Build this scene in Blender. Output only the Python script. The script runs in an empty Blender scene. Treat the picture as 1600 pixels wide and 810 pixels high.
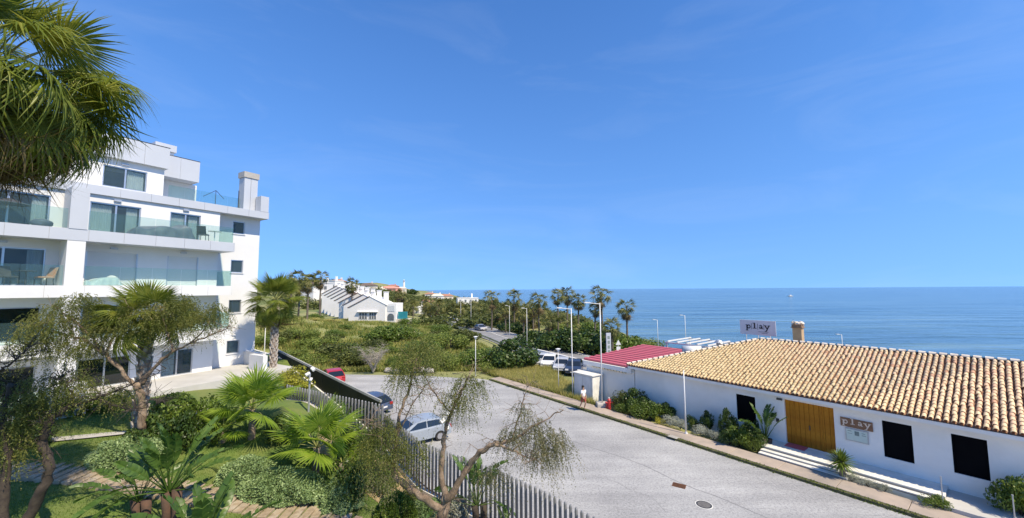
import bpy, math, random
import numpy as np
from mathutils import Vector, Matrix
R = math.radians
C = bpy.context.scene.collection
SC = bpy.context.scene
# ------------------------------------------------------------------ camera, sky, sun, exposure
PITCH, ROLL, CAMZ, FPX = R(4.53), .0063, 9.5, 600.0
fw = np.array([0, math.cos(PITCH), math.sin(PITCH)]); u0 = np.array([0, -math.sin(PITCH), math.cos(PITCH)]); r0 = np.array([1., 0, 0])
rt = r0*math.cos(ROLL)-u0*math.sin(ROLL); up = u0*math.cos(ROLL)+r0*math.sin(ROLL)
cam = bpy.data.cameras.new('camera'); camo = bpy.data.objects.new('camera', cam); C.objects.link(camo)
camo.matrix_world = Matrix(((rt[0], up[0], -fw[0], 0), (rt[1], up[1], -fw[1], 0), (rt[2], up[2], -fw[2], CAMZ), (0, 0, 0, 1)))
cam.sensor_width = 36; cam.lens = 36*FPX/1600; cam.clip_start = .1; cam.clip_end = 60000
SC.camera = camo
SUN_AZ = math.atan2(.75, -.66); SUN_EL = R(52)
w = bpy.data.worlds.new('World'); SC.world = w; w.use_nodes = True
nt = w.node_tree; bg = nt.nodes['Background']
sky = nt.nodes.new('ShaderNodeTexSky'); sky.sky_type = 'NISHITA'; sky.sun_disc = False
sky.sun_elevation = SUN_EL; sky.sun_rotation = SUN_AZ
sky.air_density = .9; sky.dust_density = 0; sky.ozone_density = 3.0; sky.altitude = 0
hsv = nt.nodes.new('ShaderNodeHueSaturation'); hsv.inputs['Saturation'].default_value = 1.25; hsv.inputs['Hue'].default_value = .508
nt.links.new(sky.outputs[0], hsv.inputs['Color']); # thin high cirrus, the same all round the sky
cm_ = nt.nodes.new('ShaderNodeMapping'); cm_.inputs['Scale'].default_value = (1.2, 2.2, 7); cm_.inputs['Rotation'].default_value = (0, .25, .4); ctc = nt.nodes.new('ShaderNodeTexCoord'); nt.links.new(ctc.outputs['Generated'], cm_.inputs[0])
cn_ = nt.nodes.new('ShaderNodeTexNoise'); cn_.inputs['Scale'].default_value = 1.3; cn_.inputs['Detail'].default_value = 7; cn_.inputs['Roughness'].default_value = .6; cn_.inputs['Distortion'].default_value = .8; nt.links.new(cm_.outputs[0], cn_.inputs['Vector'])
cr_ = nt.nodes.new('ShaderNodeMapRange'); cr_.inputs[1].default_value = .48; cr_.inputs[2].default_value = .85; cr_.inputs[4].default_value = .09; nt.links.new(cn_.outputs['Fac'], cr_.inputs[0])
cx_ = nt.nodes.new('ShaderNodeMix'); cx_.data_type = 'RGBA'; nt.links.new(cr_.outputs[0], cx_.inputs[0]); nt.links.new(hsv.outputs[0], cx_.inputs[6]); cx_.inputs[7].default_value = (4.6, 5.0, 5.4, 1)
nt.links.new(cx_.outputs[2], bg.inputs[0]); bg.inputs[1].default_value = .15
# a clear maritime sky: the pale band of the lowest degrees is lifted off the horizon
tc = nt.nodes.new('ShaderNodeTexCoord'); sx = nt.nodes.new('ShaderNodeSeparateXYZ'); cx = nt.nodes.new('ShaderNodeCombineXYZ'); ma = nt.nodes.new('ShaderNodeMath'); ma.operation = 'MULTIPLY_ADD'
mxn = nt.nodes.new('ShaderNodeMath'); mxn.operation = 'MAXIMUM'; mxn.inputs[1].default_value = 0; ma.inputs[1].default_value = .42; ma.inputs[2].default_value = .19
nt.links.new(tc.outputs['Generated'], sx.inputs[0]); nt.links.new(sx.outputs[0], cx.inputs[0]); nt.links.new(sx.outputs[1], cx.inputs[1]); nt.links.new(sx.outputs[2], mxn.inputs[0]); nt.links.new(mxn.outputs[0], ma.inputs[0]); nt.links.new(ma.outputs[0], cx.inputs[2])
nrm = nt.nodes.new('ShaderNodeVectorMath'); nrm.operation = 'NORMALIZE'; nt.links.new(cx.outputs[0], nrm.inputs[0]); nt.links.new(nrm.outputs[0], sky.inputs[0])
sl = bpy.data.lights.new('sun', 'SUN'); sl.energy = 4.6; sl.angle = R(.5); sl.color = (1, .87, .66)
so = bpy.data.objects.new('sun', sl); C.objects.link(so)
sdir = Vector((math.sin(SUN_AZ)*math.cos(SUN_EL), math.cos(SUN_AZ)*math.cos(SUN_EL), math.sin(SUN_EL)))
so.rotation_euler = sdir.to_track_quat('Z', 'Y').to_euler()
vs = SC.view_settings; vs.view_transform = 'Standard'; vs.look = 'None'; vs.exposure = .52; vs.gamma = 1; vs.use_curve_mapping = False

# ------------------------------------------------------------------ measuring: a pixel of the photo and a distance give a place
def P(u, v, Y):
    d = fw+rt*(u-800)/FPX+up*(405-v)/FPX
    t = Y/d[1]; return Vector((d[0]*t, Y, CAMZ+d[2]*t))
def PZ(u, v, z):
    d = fw+rt*(u-800)/FPX+up*(405-v)/FPX
    t = (z-CAMZ)/d[2]; return Vector((d[0]*t, d[1]*t, z))
def sstep(a, b, x):
    t = np.clip((x-a)/(b-a), 0, 1); return t*t*(3-2*t)
KX, KY = 11.26, 23.48; E1 = (.6124, -.7905); E2 = (.7905, .6124)
def AB(a, b, z=0): return Vector((KX+E1[0]*a+E2[0]*b, KY+E1[1]*a+E2[1]*b, z))
def coast(y):
    y = np.asarray(y, float); return np.where(y < 60, 38+(60-y)*.55, np.minimum(46-(y-137)*.246, 42+(y-100)*.1))
def gz(x, y):
    x = np.asarray(x, float); y = np.asarray(y, float)
    s = x-coast(y); t = -s
    z = -.06+1.9*sstep(46, 78, y)*sstep(2, -22, x+(y-54)*.35)
    z = z+3.6*sstep(-25, -44, x)*sstep(34, 56, y)*(1-sstep(66, 92, y))
    z = z+13*sstep(60, 150, t)*sstep(120, 250, y)*(1-.25*sstep(400, 900, y))
    z = z+8*np.exp(-((x+168)**2+(y-560)**2)/(75**2))
    z = z-6.3*sstep(-34, -2, s)*np.where(s > -34, 1, 1)
    z = z-np.clip(s, 0, 200)*.06
    n = np.sin(x*.31+1.3)*np.sin(y*.27)*.5+np.sin(x*.11+y*.13)*.5
    z = z+.35*n*sstep(47, 70, y)*sstep(-4, -20, s)
    return z
# garden heights: thin plate through measured points
GP = np.array([(-23, 20, 4.0), (-19, 27, 4.0), (-17, 31, 3.9), (-28, 14, 3.9), (-11.4, 22, 3.3), (-8.1, 20.3, 2.5), (-4.15, 17.8, .55), (-6, 19.6, 1.2), (-.6, 15.1, .5), (2.7, 11.7, .45), (6, 7.5, .5),
  (-14, 13, 2.5), (-8, 13.5, 1.8), (-3, 13, .9), (-8, 6, 1.5), (-18, 6, 2.8), (0, 6, .9), (-16.5, 28.8, 2.5), (-12.5, 25.7, 1.7), (-9, 23, 1.2), (-20, 15, 3.4), (-14.5, 18.5, 3.3), (-10, 17, 2.3)])
def _phi(r): return np.where(r > 0, r*r*np.log(np.maximum(r, 1e-9)), 0)
_D = np.linalg.norm(GP[:, None, :2]-GP[None, :, :2], axis=2); _n = len(GP)
_A = np.zeros((_n+3, _n+3)); _A[:_n, :_n] = _phi(_D)+np.eye(_n)*.6; _A[:_n, _n] = 1; _A[:_n, _n+1:] = GP[:, :2]; _A[_n, :_n] = 1; _A[_n+1:, :_n] = GP[:, :2].T
_W = np.linalg.solve(_A, np.r_[GP[:, 2], 0, 0, 0])
def garden(x, y):
    q = np.stack([np.asarray(x, float).ravel(), np.asarray(y, float).ravel()], 1)
    r = np.linalg.norm(q[:, None, :]-GP[None, :, :2], axis=2)
    z = _phi(r)@_W[:_n]+_W[_n]+q@_W[_n+1:]
    return np.clip(z, .35, 4.05).reshape(np.shape(x))
def GD(u, v):   # a pixel on the garden ground
    z = 2.0
    for i in range(40):
        p = PZ(u, v, z); z = .5*z+.5*float(garden(p.x, p.y))
    return PZ(u, v, z)

# ------------------------------------------------------------------ helpers
def tag(o, label=None, cat=None, group=None, kind=None):
    if label: o['label'] = label
    if cat: o['category'] = cat
    if group: o['group'] = group
    if kind: o['kind'] = kind
    return o
def thing(name, label, cat, loc=(0, 0, 0), rz=0, group=None):
    o = bpy.data.objects.new(name, None); o.empty_display_size = .2; C.objects.link(o)
    o.location = loc; o.rotation_euler = (0, 0, rz); return tag(o, label, cat, group)
def link(name, me, parent=None, loc=None, rot=None, sc=None):
    o = bpy.data.objects.new(name, me); C.objects.link(o)
    if parent: o.parent = parent
    if loc is not None: o.location = loc
    if rot is not None: o.rotation_euler = rot
    if sc is not None: o.scale = (sc,)*3 if isinstance(sc, (int, float)) else sc
    return o
def copy_tree(o, loc, rz=0, sc=1, **kw):
    def rec(q, par):
        c = q.copy(); C.objects.link(c)
        if par: c.parent = par
        for ch in q.children: rec(ch, c)
        return c
    c = rec(o, None); c.location = loc; c.rotation_euler = (0, 0, rz); c.scale = (sc,)*3 if isinstance(sc, (int, float)) else sc
    tag(c, kw.get('label'), None, kw.get('group')); return c
def qmesh(name, V, Q, mat, smooth=False):      # fast mesh of quads (numpy)
    me = bpy.data.meshes.new(name); V = np.asarray(V, np.float32); Q = np.asarray(Q, np.int32); k = Q.shape[1]
    me.vertices.add(len(V)); me.vertices.foreach_set('co', V.ravel())
    me.loops.add(Q.size); me.loops.foreach_set('vertex_index', Q.ravel())
    me.polygons.add(len(Q)); me.polygons.foreach_set('loop_start', np.arange(0, Q.size, k, dtype=np.int32)); me.polygons.foreach_set('loop_total', np.full(len(Q), k, np.int32))
    if smooth: me.polygons.foreach_set('use_smooth', np.ones(len(Q), bool))
    me.update(calc_edges=True); me.materials.append(mat); return me
class MB:
    def __init__(s): s.v = []; s.f = []
    def add(s, v, f):
        n = len(s.v); s.v += [tuple(p) for p in v]; s.f += [tuple(i+n for i in q) for q in f]; return s
    def box(s, x0, x1, y0, y1, z0, z1):
        return s.add([(x0, y0, z0), (x1, y0, z0), (x1, y1, z0), (x0, y1, z0), (x0, y0, z1), (x1, y0, z1), (x1, y1, z1), (x0, y1, z1)],
            [(0, 3, 2, 1), (4, 5, 6, 7), (0, 1, 5, 4), (1, 2, 6, 5), (2, 3, 7, 6), (3, 0, 4, 7)])
    def bev(s, x0, x1, y0, y1, z0, z1, b=.02):   # box with chamfered top edge
        v = [(x0, y0, z0), (x1, y0, z0), (x1, y1, z0), (x0, y1, z0), (x0, y0, z1-b), (x1, y0, z1-b), (x1, y1, z1-b), (x0, y1, z1-b),
             (x0+b, y0+b, z1), (x1-b, y0+b, z1), (x1-b, y1-b, z1), (x0+b, y1-b, z1)]
        return s.add(v, [(0, 3, 2, 1), (0, 1, 5, 4), (1, 2, 6, 5), (2, 3, 7, 6), (3, 0, 4, 7), (4, 5, 9, 8), (5, 6, 10, 9), (6, 7, 11, 10), (7, 4, 8, 11), (8, 9, 10, 11)])
    def tube(s, pts, rad, n=8, cap=True):
        pts = [Vector(p) for p in pts]; m = len(pts)
        if not hasattr(rad, '__len__'): rad = [rad]*m
        V = []; side = None
        for i, p in enumerate(pts):
            d = (pts[min(i+1, m-1)]-pts[max(i-1, 0)]).normalized()
            if side is None: side = d.orthogonal().normalized()
            side = (side-d*side.dot(d)).normalized(); o = d.cross(side)
            for k in range(n):
                a = 2*math.pi*k/n; V.append(p+(side*math.cos(a)+o*math.sin(a))*rad[i])
        F = [(i*n+k, i*n+(k+1) % n, (i+1)*n+(k+1) % n, (i+1)*n+k) for i in range(m-1) for k in range(n)]
        if cap: F += [tuple(range(n))[::-1], tuple((m-1)*n+k for k in range(n))]
        return s.add(V, F)
    def cyl(s, c, r, h, n=16, r2=None):
        return s.tube([c, (c[0], c[1], c[2]+h)], [r, r if r2 is None else r2], n)
    def prism(s, poly, y0, y1):     # poly in x,z extruded along y
        n = len(poly); v = [(x, y0, z) for x, z in poly]+[(x, y1, z) for x, z in poly]
        return s.add(v, [tuple(range(n)), tuple(range(2*n-1, n-1, -1))]+[(i, i+n, (i+1) % n+n, (i+1) % n) for i in range(n)])
    def mesh(s, name, mat, smooth=False):
        me = bpy.data.meshes.new(name); me.from_pydata(s.v, [], s.f); me.materials.append(mat)
        if smooth: me.polygons.foreach_set('use_smooth', np.ones(len(s.f), bool))
        me.update(); return me
    def build(s, name, mat, parent=None, smooth=False, **k): return link(name, s.mesh(name, mat, smooth), parent, **k)
def blob(name, mat, c, r, seed=0, n=14, amp=.2):   # lumpy rounded solid
    rs = np.random.RandomState(seed); V = []; Q = []; ph = rs.rand(6)*6
    for i in range(n+1):
        th = math.pi*i/n
        for k in range(2*n):
            a = math.pi*k/n; d = np.array([math.sin(th)*math.cos(a), math.sin(th)*math.sin(a), math.cos(th)])
            q = 1+amp*(math.sin(3*d[0]+ph[0])*math.sin(4*d[1]+ph[1])+.6*math.sin(7*d[2]+ph[2]+3*d[0]))
            V.append(np.array(c)+d*np.array(r)*q)
    for i in range(n):
        for k in range(2*n): Q.append((i*2*n+k, (i+1)*2*n+k, (i+1)*2*n+(k+1) % (2*n), i*2*n+(k+1) % (2*n)))
    return qmesh(name, V, Q, mat, True)

# ------------------------------------------------------------------ materials
def _new(name):
    m = bpy.data.materials.new(name); m.use_nodes = True; t = m.node_tree; return m, t, t.nodes['Principled BSDF']
def _ramp(t, fac, stops):
    r = t.nodes.new('ShaderNodeValToRGB'); e = r.color_ramp.elements
    while len(e) < len(stops): e.new(.5)
    for q, (p, c) in zip(e, stops): q.position = p; q.color = (*c, 1)
    t.links.new(fac, r.inputs[0]); return r.outputs[0]
def _noise(t, co, scale, detail=5, rough=.55, dist=0):
    n = t.nodes.new('ShaderNodeTexNoise'); n.inputs['Scale'].default_value = scale; n.inputs['Detail'].default_value = detail; n.inputs['Roughness'].default_value = rough; n.inputs['Distortion'].default_value = dist
    t.links.new(co, n.inputs['Vector']); return n.outputs['Fac']
def mat(name, c1, c2=None, scale=1.5, rough=.7, bump=0, bscale=30, metal=0, spec=.5, lo=.35, hi=.65, local=False, c3=None, s3=.3):
    m, t, b = _new(name); b.inputs['Roughness'].default_value = rough; b.inputs['Metallic'].default_value = metal; b.inputs['Specular IOR Level'].default_value = spec
    co = t.nodes.new('ShaderNodeTexCoord').outputs['Object'] if local else t.nodes.new('ShaderNodeNewGeometry').outputs['Position']
    if c2 is None: c2 = tuple(x*.86 for x in c1)
    col = _ramp(t, _noise(t, co, scale), [(lo, c1), (hi, c2)])
    if c3:
        mx = t.nodes.new('ShaderNodeMix'); mx.data_type = 'RGBA'
        f = _ramp(t, _noise(t, co, s3, 6, .6), [(.45, (0, 0, 0)), (.68, (1, 1, 1))])
        t.links.new(f, mx.inputs[0]); t.links.new(col, mx.inputs[6]); mx.inputs[7].default_value = (*c3, 1); col = mx.outputs[2]
    t.links.new(col, b.inputs['Base Color'])
    if bump:
        bp = t.nodes.new('ShaderNodeBump'); bp.inputs['Strength'].default_value = bump; bp.inputs['Distance'].default_value = .02
        t.links.new(_noise(t, co, bscale, 4), bp.inputs['Height']); t.links.new(bp.outputs[0], b.inputs['Normal'])
    return m
def leafmat(name, ca, cb, cc=None, trans=.3, rough=.5, pscale=.6, spec=.35):
    m, t, b = _new(name); b.inputs['Roughness'].default_value = rough; b.inputs['Specular IOR Level'].default_value = spec
    g = t.nodes.new('ShaderNodeNewGeometry'); oi = t.nodes.new('ShaderNodeObjectInfo')
    n = _noise(t, g.outputs['Position'], pscale, 3)
    a = t.nodes.new('ShaderNodeMath'); a.operation = 'ADD'; t.links.new(g.outputs['Random Per Island'], a.inputs[0]); t.links.new(oi.outputs['Random'], a.inputs[1])
    fr = t.nodes.new('ShaderNodeMath'); fr.operation = 'FRACT'; t.links.new(a.outputs[0], fr.inputs[0])
    a2 = t.nodes.new('ShaderNodeMath'); a2.operation = 'MULTIPLY_ADD'; t.links.new(fr.outputs[0], a2.inputs[0]); a2.inputs[1].default_value = .55
    m3 = t.nodes.new('ShaderNodeMath'); m3.operation = 'MULTIPLY_ADD'; t.links.new(n, m3.inputs[0]); m3.inputs[1].default_value = 1.5; m3.inputs[2].default_value = -.52
    t.links.new(m3.outputs[0], a2.inputs[2])
    col = _ramp(t, a2.outputs[0], [(0, ca), (.55, cb), (1, cc or cb)])
    t.links.new(col, b.inputs['Base Color'])
    tr = t.nodes.new('ShaderNodeBsdfTranslucent'); mx = t.nodes.new('ShaderNodeMixShader'); mx.inputs[0].default_value = trans
    hs = t.nodes.new('ShaderNodeHueSaturation'); hs.inputs['Value'].default_value = 1.5; hs.inputs['Hue'].default_value = .485; t.links.new(col, hs.inputs['Color']); t.links.new(hs.outputs[0], tr.inputs[0])
    t.links.new(b.outputs[0], mx.inputs[1]); t.links.new(tr.outputs[0], mx.inputs[2]); t.links.new(mx.outputs[0], t.nodes['Material Output'].inputs[0])
    return m
def glassmat(name, tint, base, mixt, rough=.03):   # sheet glass: part clear, part mirror
    m, t, b = _new(name); b.inputs['Base Color'].default_value = (*base, 1); b.inputs['Roughness'].default_value = rough; b.inputs['Specular IOR Level'].default_value = .9
    tr = t.nodes.new('ShaderNodeBsdfTransparent'); tr.inputs[0].default_value = (*tint, 1)
    mx = t.nodes.new('ShaderNodeMixShader'); mx.inputs[0].default_value = mixt
    t.links.new(tr.outputs[0], mx.inputs[1]); t.links.new(b.outputs[0], mx.inputs[2]); t.links.new(mx.outputs[0], t.nodes['Material Output'].inputs[0])
    return m
M = {}
M['white'] = mat('white_render', (.7, .705, .71), (.66, .665, .67), .8, .75, .15, 60, c3=(.64, .64, .63), s3=.35)
M['rest_white'] = mat('limewash_wall', (.88, .85, .8), (.82, .79, .74), .7, .85, .3, 14, c3=(.77, .74, .69), s3=.5)
M['house_white'] = mat('house_white', (.82, .8, .77), (.75, .73, .7), .3, .8)
M['clad'] = mat('grey_cladding', (.52, .54, .57), (.49, .51, .54), .5, .45, metal=.15)
M['alu'] = mat('aluminium', (.55, .56, .57), (.5, .5, .5), 3, .35, metal=.8)
M['dkmetal'] = mat('dark_metal', (.03, .032, .035), (.05, .05, .05), 3, .45)
M['picket'] = mat('picket_grey', (.17, .175, .18), (.24, .24, .24), 2, .5, metal=.3)
M['black'] = mat('black_panel', (.012, .014, .014), (.02, .02, .02), 1, .6)
M['shutblack'] = mat('black_shutter', (.004, .004, .005), (.006, .006, .007), 1, .9, spec=.05)
M['shutter'] = mat('roller_shutter', (.62, .64, .65), (.58, .6, .6), 1, .5)
M['balc'] = glassmat('balcony_glass', (.87, .96, .945), (.14, .22, .22), .12)
M['pane'] = glassmat('window_pane', (.86, .93, .95), (.1, .15, .18), .22)
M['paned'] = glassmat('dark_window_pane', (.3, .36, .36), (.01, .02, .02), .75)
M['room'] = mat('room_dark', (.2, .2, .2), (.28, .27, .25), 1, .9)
M['curtain'] = mat('curtain', (.78, .77, .74), (.7, .7, .68), 3, .9)
M['tarp'] = mat('tarp', (.1, .11, .15), (.16, .17, .21), 2, .6)
M['wick'] = mat('dark_wicker', (.03, .035, .04), (.06, .06, .06), 9, .7)
M['orange'] = mat('orange_cushion', (.5, .22, .1), (.35, .3, .25), 6, .9)
M['terrace'] = mat('terrace_paving', (.5, .49, .46), (.42, .41, .38), .7, .8, .2, 8)
M['asphalt'] = mat('pale_asphalt', (.36, .36, .355), (.3, .3, .298), .55, .92, .5, 55, lo=.3, hi=.7, c3=(.42, .42, .41), s3=.16)
def asphaltgrain(m):
    t = m.node_tree; b = t.nodes['Principled BSDF']; src = b.inputs['Base Color'].links[0].from_socket; g = t.nodes.new('ShaderNodeNewGeometry')
    mpa = t.nodes.new('ShaderNodeMapping'); mpa.inputs['Rotation'].default_value = (0, 0, math.atan2(.79, .612)); mpa.inputs['Scale'].default_value = (.12, 1, 1); t.links.new(g.outputs['Position'], mpa.inputs[0]); f3 = _ramp(t, _noise(t, mpa.outputs[0], .55, 5, .6), [(.34, (.84, .84, .85)), (.5, (1, 1, 1)), (.66, (1.22, 1.22, 1.21))])
    f = _ramp(t, _noise(t, g.outputs['Position'], 9, 3, .8), [(.28, (.58, .58, .59)), (.5, (1, 1, 1)), (.74, (1.25, 1.25, 1.24))]); f2 = _ramp(t, _noise(t, g.outputs['Position'], 30, 2, .7), [(.3, (.62, .62, .63)), (.55, (1, 1, 1)), (.75, (1.22, 1.22, 1.2))])
    for q in (f, f2, f3):
        mx = t.nodes.new('ShaderNodeMix'); mx.data_type = 'RGBA'; mx.blend_type = 'MULTIPLY'; mx.inputs[0].default_value = 1; t.links.new(src, mx.inputs[6]); t.links.new(q, mx.inputs[7]); src = mx.outputs[2]
    t.links.new(src, b.inputs['Base Color'])
asphaltgrain(M['asphalt']); M['road'] = mat('road_asphalt', (.2, .2, .2), (.25, .25, .25), .3, .9)
M['pave'] = mat('pavement_concrete', (.42, .345, .28), (.34, .285, .235), 1.2, .9, .4, 40, c3=(.27, .235, .2), s3=.5)
M['kerb'] = mat('mossy_kerb', (.07, .075, .03), (.13, .12, .06), 2.5, .95, .6, 25)
M['conc'] = mat('concrete', (.45, .43, .4), (.36, .34, .31), 1.5, .9, .4, 30)
M['lime'] = mat('white_step', (.72, .71, .66), (.6, .59, .54), 2, .85, .3, 30)
M['stepdk'] = mat('step_riser', (.2, .19, .17), (.28, .26, .23), 2, .9)
M['grass'] = mat('lawn_turf', (.075, .13, .022), (.115, .165, .03), 1.2, .95, .5, 60, c3=(.15, .17, .045), s3=.5)
M['scrubg'] = mat('scrub_ground', (.21, .22, .075), (.28, .265, .11), .25, .95, .6, 6, c3=(.12, .16, .045), s3=.06)
M['soil'] = mat('garden_soil', (.28, .2, .11), (.38, .29, .17), 1.5, .95, .6, 20)
M['wood'] = mat('path_timber', (.36, .28, .18), (.25, .19, .12), 5, .85, .5, 25, c3=(.42, .36, .27), s3=3)
M['door'] = mat('varnished_door', (.45, .19, .015), (.33, .12, .008), 2.5, .6, local=True, spec=.2)
M['rust'] = mat('rust', (.16, .07, .03), (.1, .05, .03), 8, .9)
M['red'] = mat('red_sheet', (.5, .1, .13), (.44, .11, .13), .8, .6)
M['redp'] = mat('red_paint', (.45, .03, .03), None, 3, .4)
M['pole'] = mat('painted_pole', (.72, .72, .7), (.62, .62, .6), 2, .45)
M['galv'] = mat('galvanised', (.5, .52, .54), (.42, .43, .45), 3, .4, metal=.5)
M['lampglass'] = mat('lamp_glass', (.75, .75, .72), None, 3, .2)
M['bark'] = mat('bark', (.2, .14, .09), (.11, .08, .055), 9, .95, .9, 30, c3=(.33, .25, .18), s3=3)
M['barkd'] = mat('dark_bark', (.07, .055, .04), (.04, .03, .025), 9, .95, .8, 30)
M['barkw'] = mat('pale_twig', (.4, .36, .3), (.3, .27, .22), 6, .9)
M['ptrunk'] = mat('palm_trunk', (.26, .21, .17), (.17, .13, .1), 6, .95, .8, 20)
M['boot'] = mat('leaf_boot', (.5, .45, .4), (.32, .27, .22), 8, .9)
M['ftrunk'] = mat('far_trunk', (.16, .13, .1), (.11, .09, .07), 2, .95)
M['fan'] = leafmat('fan_frond', (.065, .1, .012), (.15, .19, .022), (.26, .27, .045), .4, .42, 1.2)
M['fany'] = leafmat('young_fan_frond', (.11, .19, .018), (.2, .3, .03), (.33, .4, .06), .42, .4, 1.5)
M['dead'] = leafmat('dead_frond', (.05, .035, .014), (.13, .095, .035), (.27, .21, .09), .2, .8, 1.5)
M['pet'] = mat('petiole', (.22, .26, .07), (.3, .28, .1), 4, .5)
M['farpalm'] = leafmat('far_palm_leaf', (.055, .075, .018), (.14, .15, .035), (.3, .26, .08), .25, .5, .4)
M['fardead'] = leafmat('far_palm_skirt', (.12, .09, .045), (.2, .15, .075), (.28, .22, .12), .15, .8, .4)
M['pepper'] = leafmat('pepper_leaf', (.05, .075, .012), (.13, .15, .03), (.28, .26, .07), .35, .5, 1.4)
M['pepperd'] = leafmat('pepper_leaf_dry', (.09, .1, .04), (.17, .17, .075), (.26, .22, .12), .3, .6, 2)
M['hedge'] = leafmat('grey_green_leaf', (.1, .16, .055), (.22, .31, .12), (.42, .52, .25), .2, .5, 1.6)
M['hedged'] = leafmat('dark_green_leaf', (.02, .04, .01), (.05, .09, .018), (.12, .17, .03), .25, .4, 1.2)
M['green'] = leafmat('green_leaf', (.045, .08, .013), (.11, .17, .025), (.21, .27, .05), .3, .45, 1.2)
M['olive'] = leafmat('olive_scrub_leaf', (.06, .095, .014), (.155, .205, .036), (.32, .35, .085), .3, .6, .8)
M['olived'] = leafmat('dark_scrub_leaf', (.035, .05, .012), (.08, .1, .022), (.17, .19, .045), .25, .6, .5)
M['yellow'] = leafmat('yellow_green_leaf', (.2, .21, .025), (.33, .33, .04), (.45, .42, .06), .35, .5, 1.5)
M['drygrass'] = leafmat('dry_grass', (.24, .24, .06), (.42, .39, .12), (.58, .52, .22), .35, .8, .5)
M['silver'] = leafmat('silver_leaf', (.2, .22, .17), (.34, .36, .29), (.46, .47, .4), .15, .7, 2)
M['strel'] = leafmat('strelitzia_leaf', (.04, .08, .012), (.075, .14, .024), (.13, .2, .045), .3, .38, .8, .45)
M['turf'] = leafmat('grass_blade', (.07, .13, .02), (.12, .19, .03), (.19, .24, .05), .35, .6, .7)
M['flower'] = mat('white_flower', (.8, .8, .78), None, 3, .8)
M['roofdk'] = mat('brown_roof_verge', (.12, .085, .07), (.17, .12, .1), .5, .9)
M['rooft'] = mat('terracotta_far', (.4, .2, .13), (.32, .16, .11), .4, .9)
M['pink'] = mat('pink_wall', (.62, .3, .22), (.55, .26, .2), .2, .85)
M['cream'] = mat('cream_wall', (.72, .64, .52), (.65, .58, .47), .3, .85)
M['teal'] = mat('teal_screen', (.02, .22, .26), (.03, .27, .3), .6, .6)
M['farglass'] = mat('far_window', (.1, .12, .14), (.16, .18, .2), .6, .15)
M['tyre'] = mat('tyre', (.02, .02, .02), None, 5, .85)
M['rim'] = mat('rim', (.5, .5, .52), None, 5, .3, metal=.7)
M['cglass'] = mat('car_glass', (.015, .02, .025), None, 2, .05, spec=.8)
M['hl'] = mat('headlight', (.75, .77, .8), None, 2, .1)
M['tl'] = mat('taillight', (.35, .01, .01), None, 2, .2)
M['plate'] = mat('number_plate', (.7, .7, .68), None, 2, .5)
M['skin'] = mat('skin', (.42, .25, .17), None, 3, .6)
M['shirt'] = mat('white_shirt', (.8, .8, .8), None, 3, .9)
M['short'] = mat('red_shorts', (.33, .08, .06), None, 3, .9)
M['hair'] = mat('dark_hair', (.02, .015, .012), None, 3, .7)
M['signw'] = mat('sign_grey', (.78, .72, .74), (.72, .66, .68), .8, .7)
M['ink'] = mat('black_ink', (.02, .015, .02), None, 3, .7)
M['signb'] = mat('wood_sign', (.25, .13, .07), (.2, .1, .05), 5, .7)
M['letter'] = mat('cream_letter', (.75, .6, .47), None, 3, .7)
M['menu'] = mat('menu_board', (.6, .68, .6), (.55, .63, .56), 2, .6)
M['inkg'] = mat('print_grey', (.2, .25, .23), None, 3, .7)
M['brickc'] = mat('chimney_brick', (.3, .2, .12), (.22, .14, .09), 7, .9, .6, 20)
M['fend'] = mat('wall_cap_grey', (.36, .36, .34), (.3, .3, .28), 2, .8)
def tilemat():
    m, t, b = _new('roman_tile'); b.inputs['Roughness'].default_value = .85
    g = t.nodes.new('ShaderNodeNewGeometry'); oi = t.nodes.new('ShaderNodeObjectInfo')
    a = t.nodes.new('ShaderNodeMath'); a.operation = 'ADD'; t.links.new(g.outputs['Random Per Island'], a.inputs[0]); t.links.new(oi.outputs['Random'], a.inputs[1])
    fr = t.nodes.new('ShaderNodeMath'); fr.operation = 'FRACT'; t.links.new(a.outputs[0], fr.inputs[0])
    col = _ramp(t, fr.outputs[0], [(0, (.74, .57, .36)), (.5, (.78, .61, .39)), (.8, (.75, .53, .34)), (.94, (.68, .43, .28)), (1, (.6, .33, .2))])
    col2 = _ramp(t, fr.outputs[0], [(0, (.72, .57, .31)), (.6, (.76, .6, .34)), (1, (.7, .53, .29))])
    # lichen-yellow stretch of roof against redder newer tiles
    mx = t.nodes.new('ShaderNodeMix'); mx.data_type = 'RGBA'
    sx = t.nodes.new('ShaderNodeSeparateXYZ'); t.links.new(g.outputs['Position'], sx.inputs[0])
    mr = t.nodes.new('ShaderNodeMapRange'); mr.inputs[1].default_value = 15.5; mr.inputs[2].default_value = 21.5; t.links.new(sx.outputs[0], mr.inputs[0])
    t.links.new(mr.outputs[0], mx.inputs[0]); t.links.new(col2, mx.inputs[6]); t.links.new(col, mx.inputs[7])
    st = t.nodes.new('ShaderNodeMix'); st.data_type = 'RGBA'; st.blend_type = 'MULTIPLY'; st.inputs[0].default_value = 1
    f = _ramp(t, _noise(t, g.outputs['Position'], 5, 6, .7), [(.3, (.68, .62, .54)), (.6, (1, 1, 1))])
    t.links.new(mx.outputs[2], st.inputs[6]); t.links.new(f, st.inputs[7]); t.links.new(st.outputs[2], b.inputs['Base Color']); return m
M['tile'] = tilemat()
M['pan'] = mat('pan_tile', (.3, .16, .09), (.22, .11, .06), 3, .95)
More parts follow.
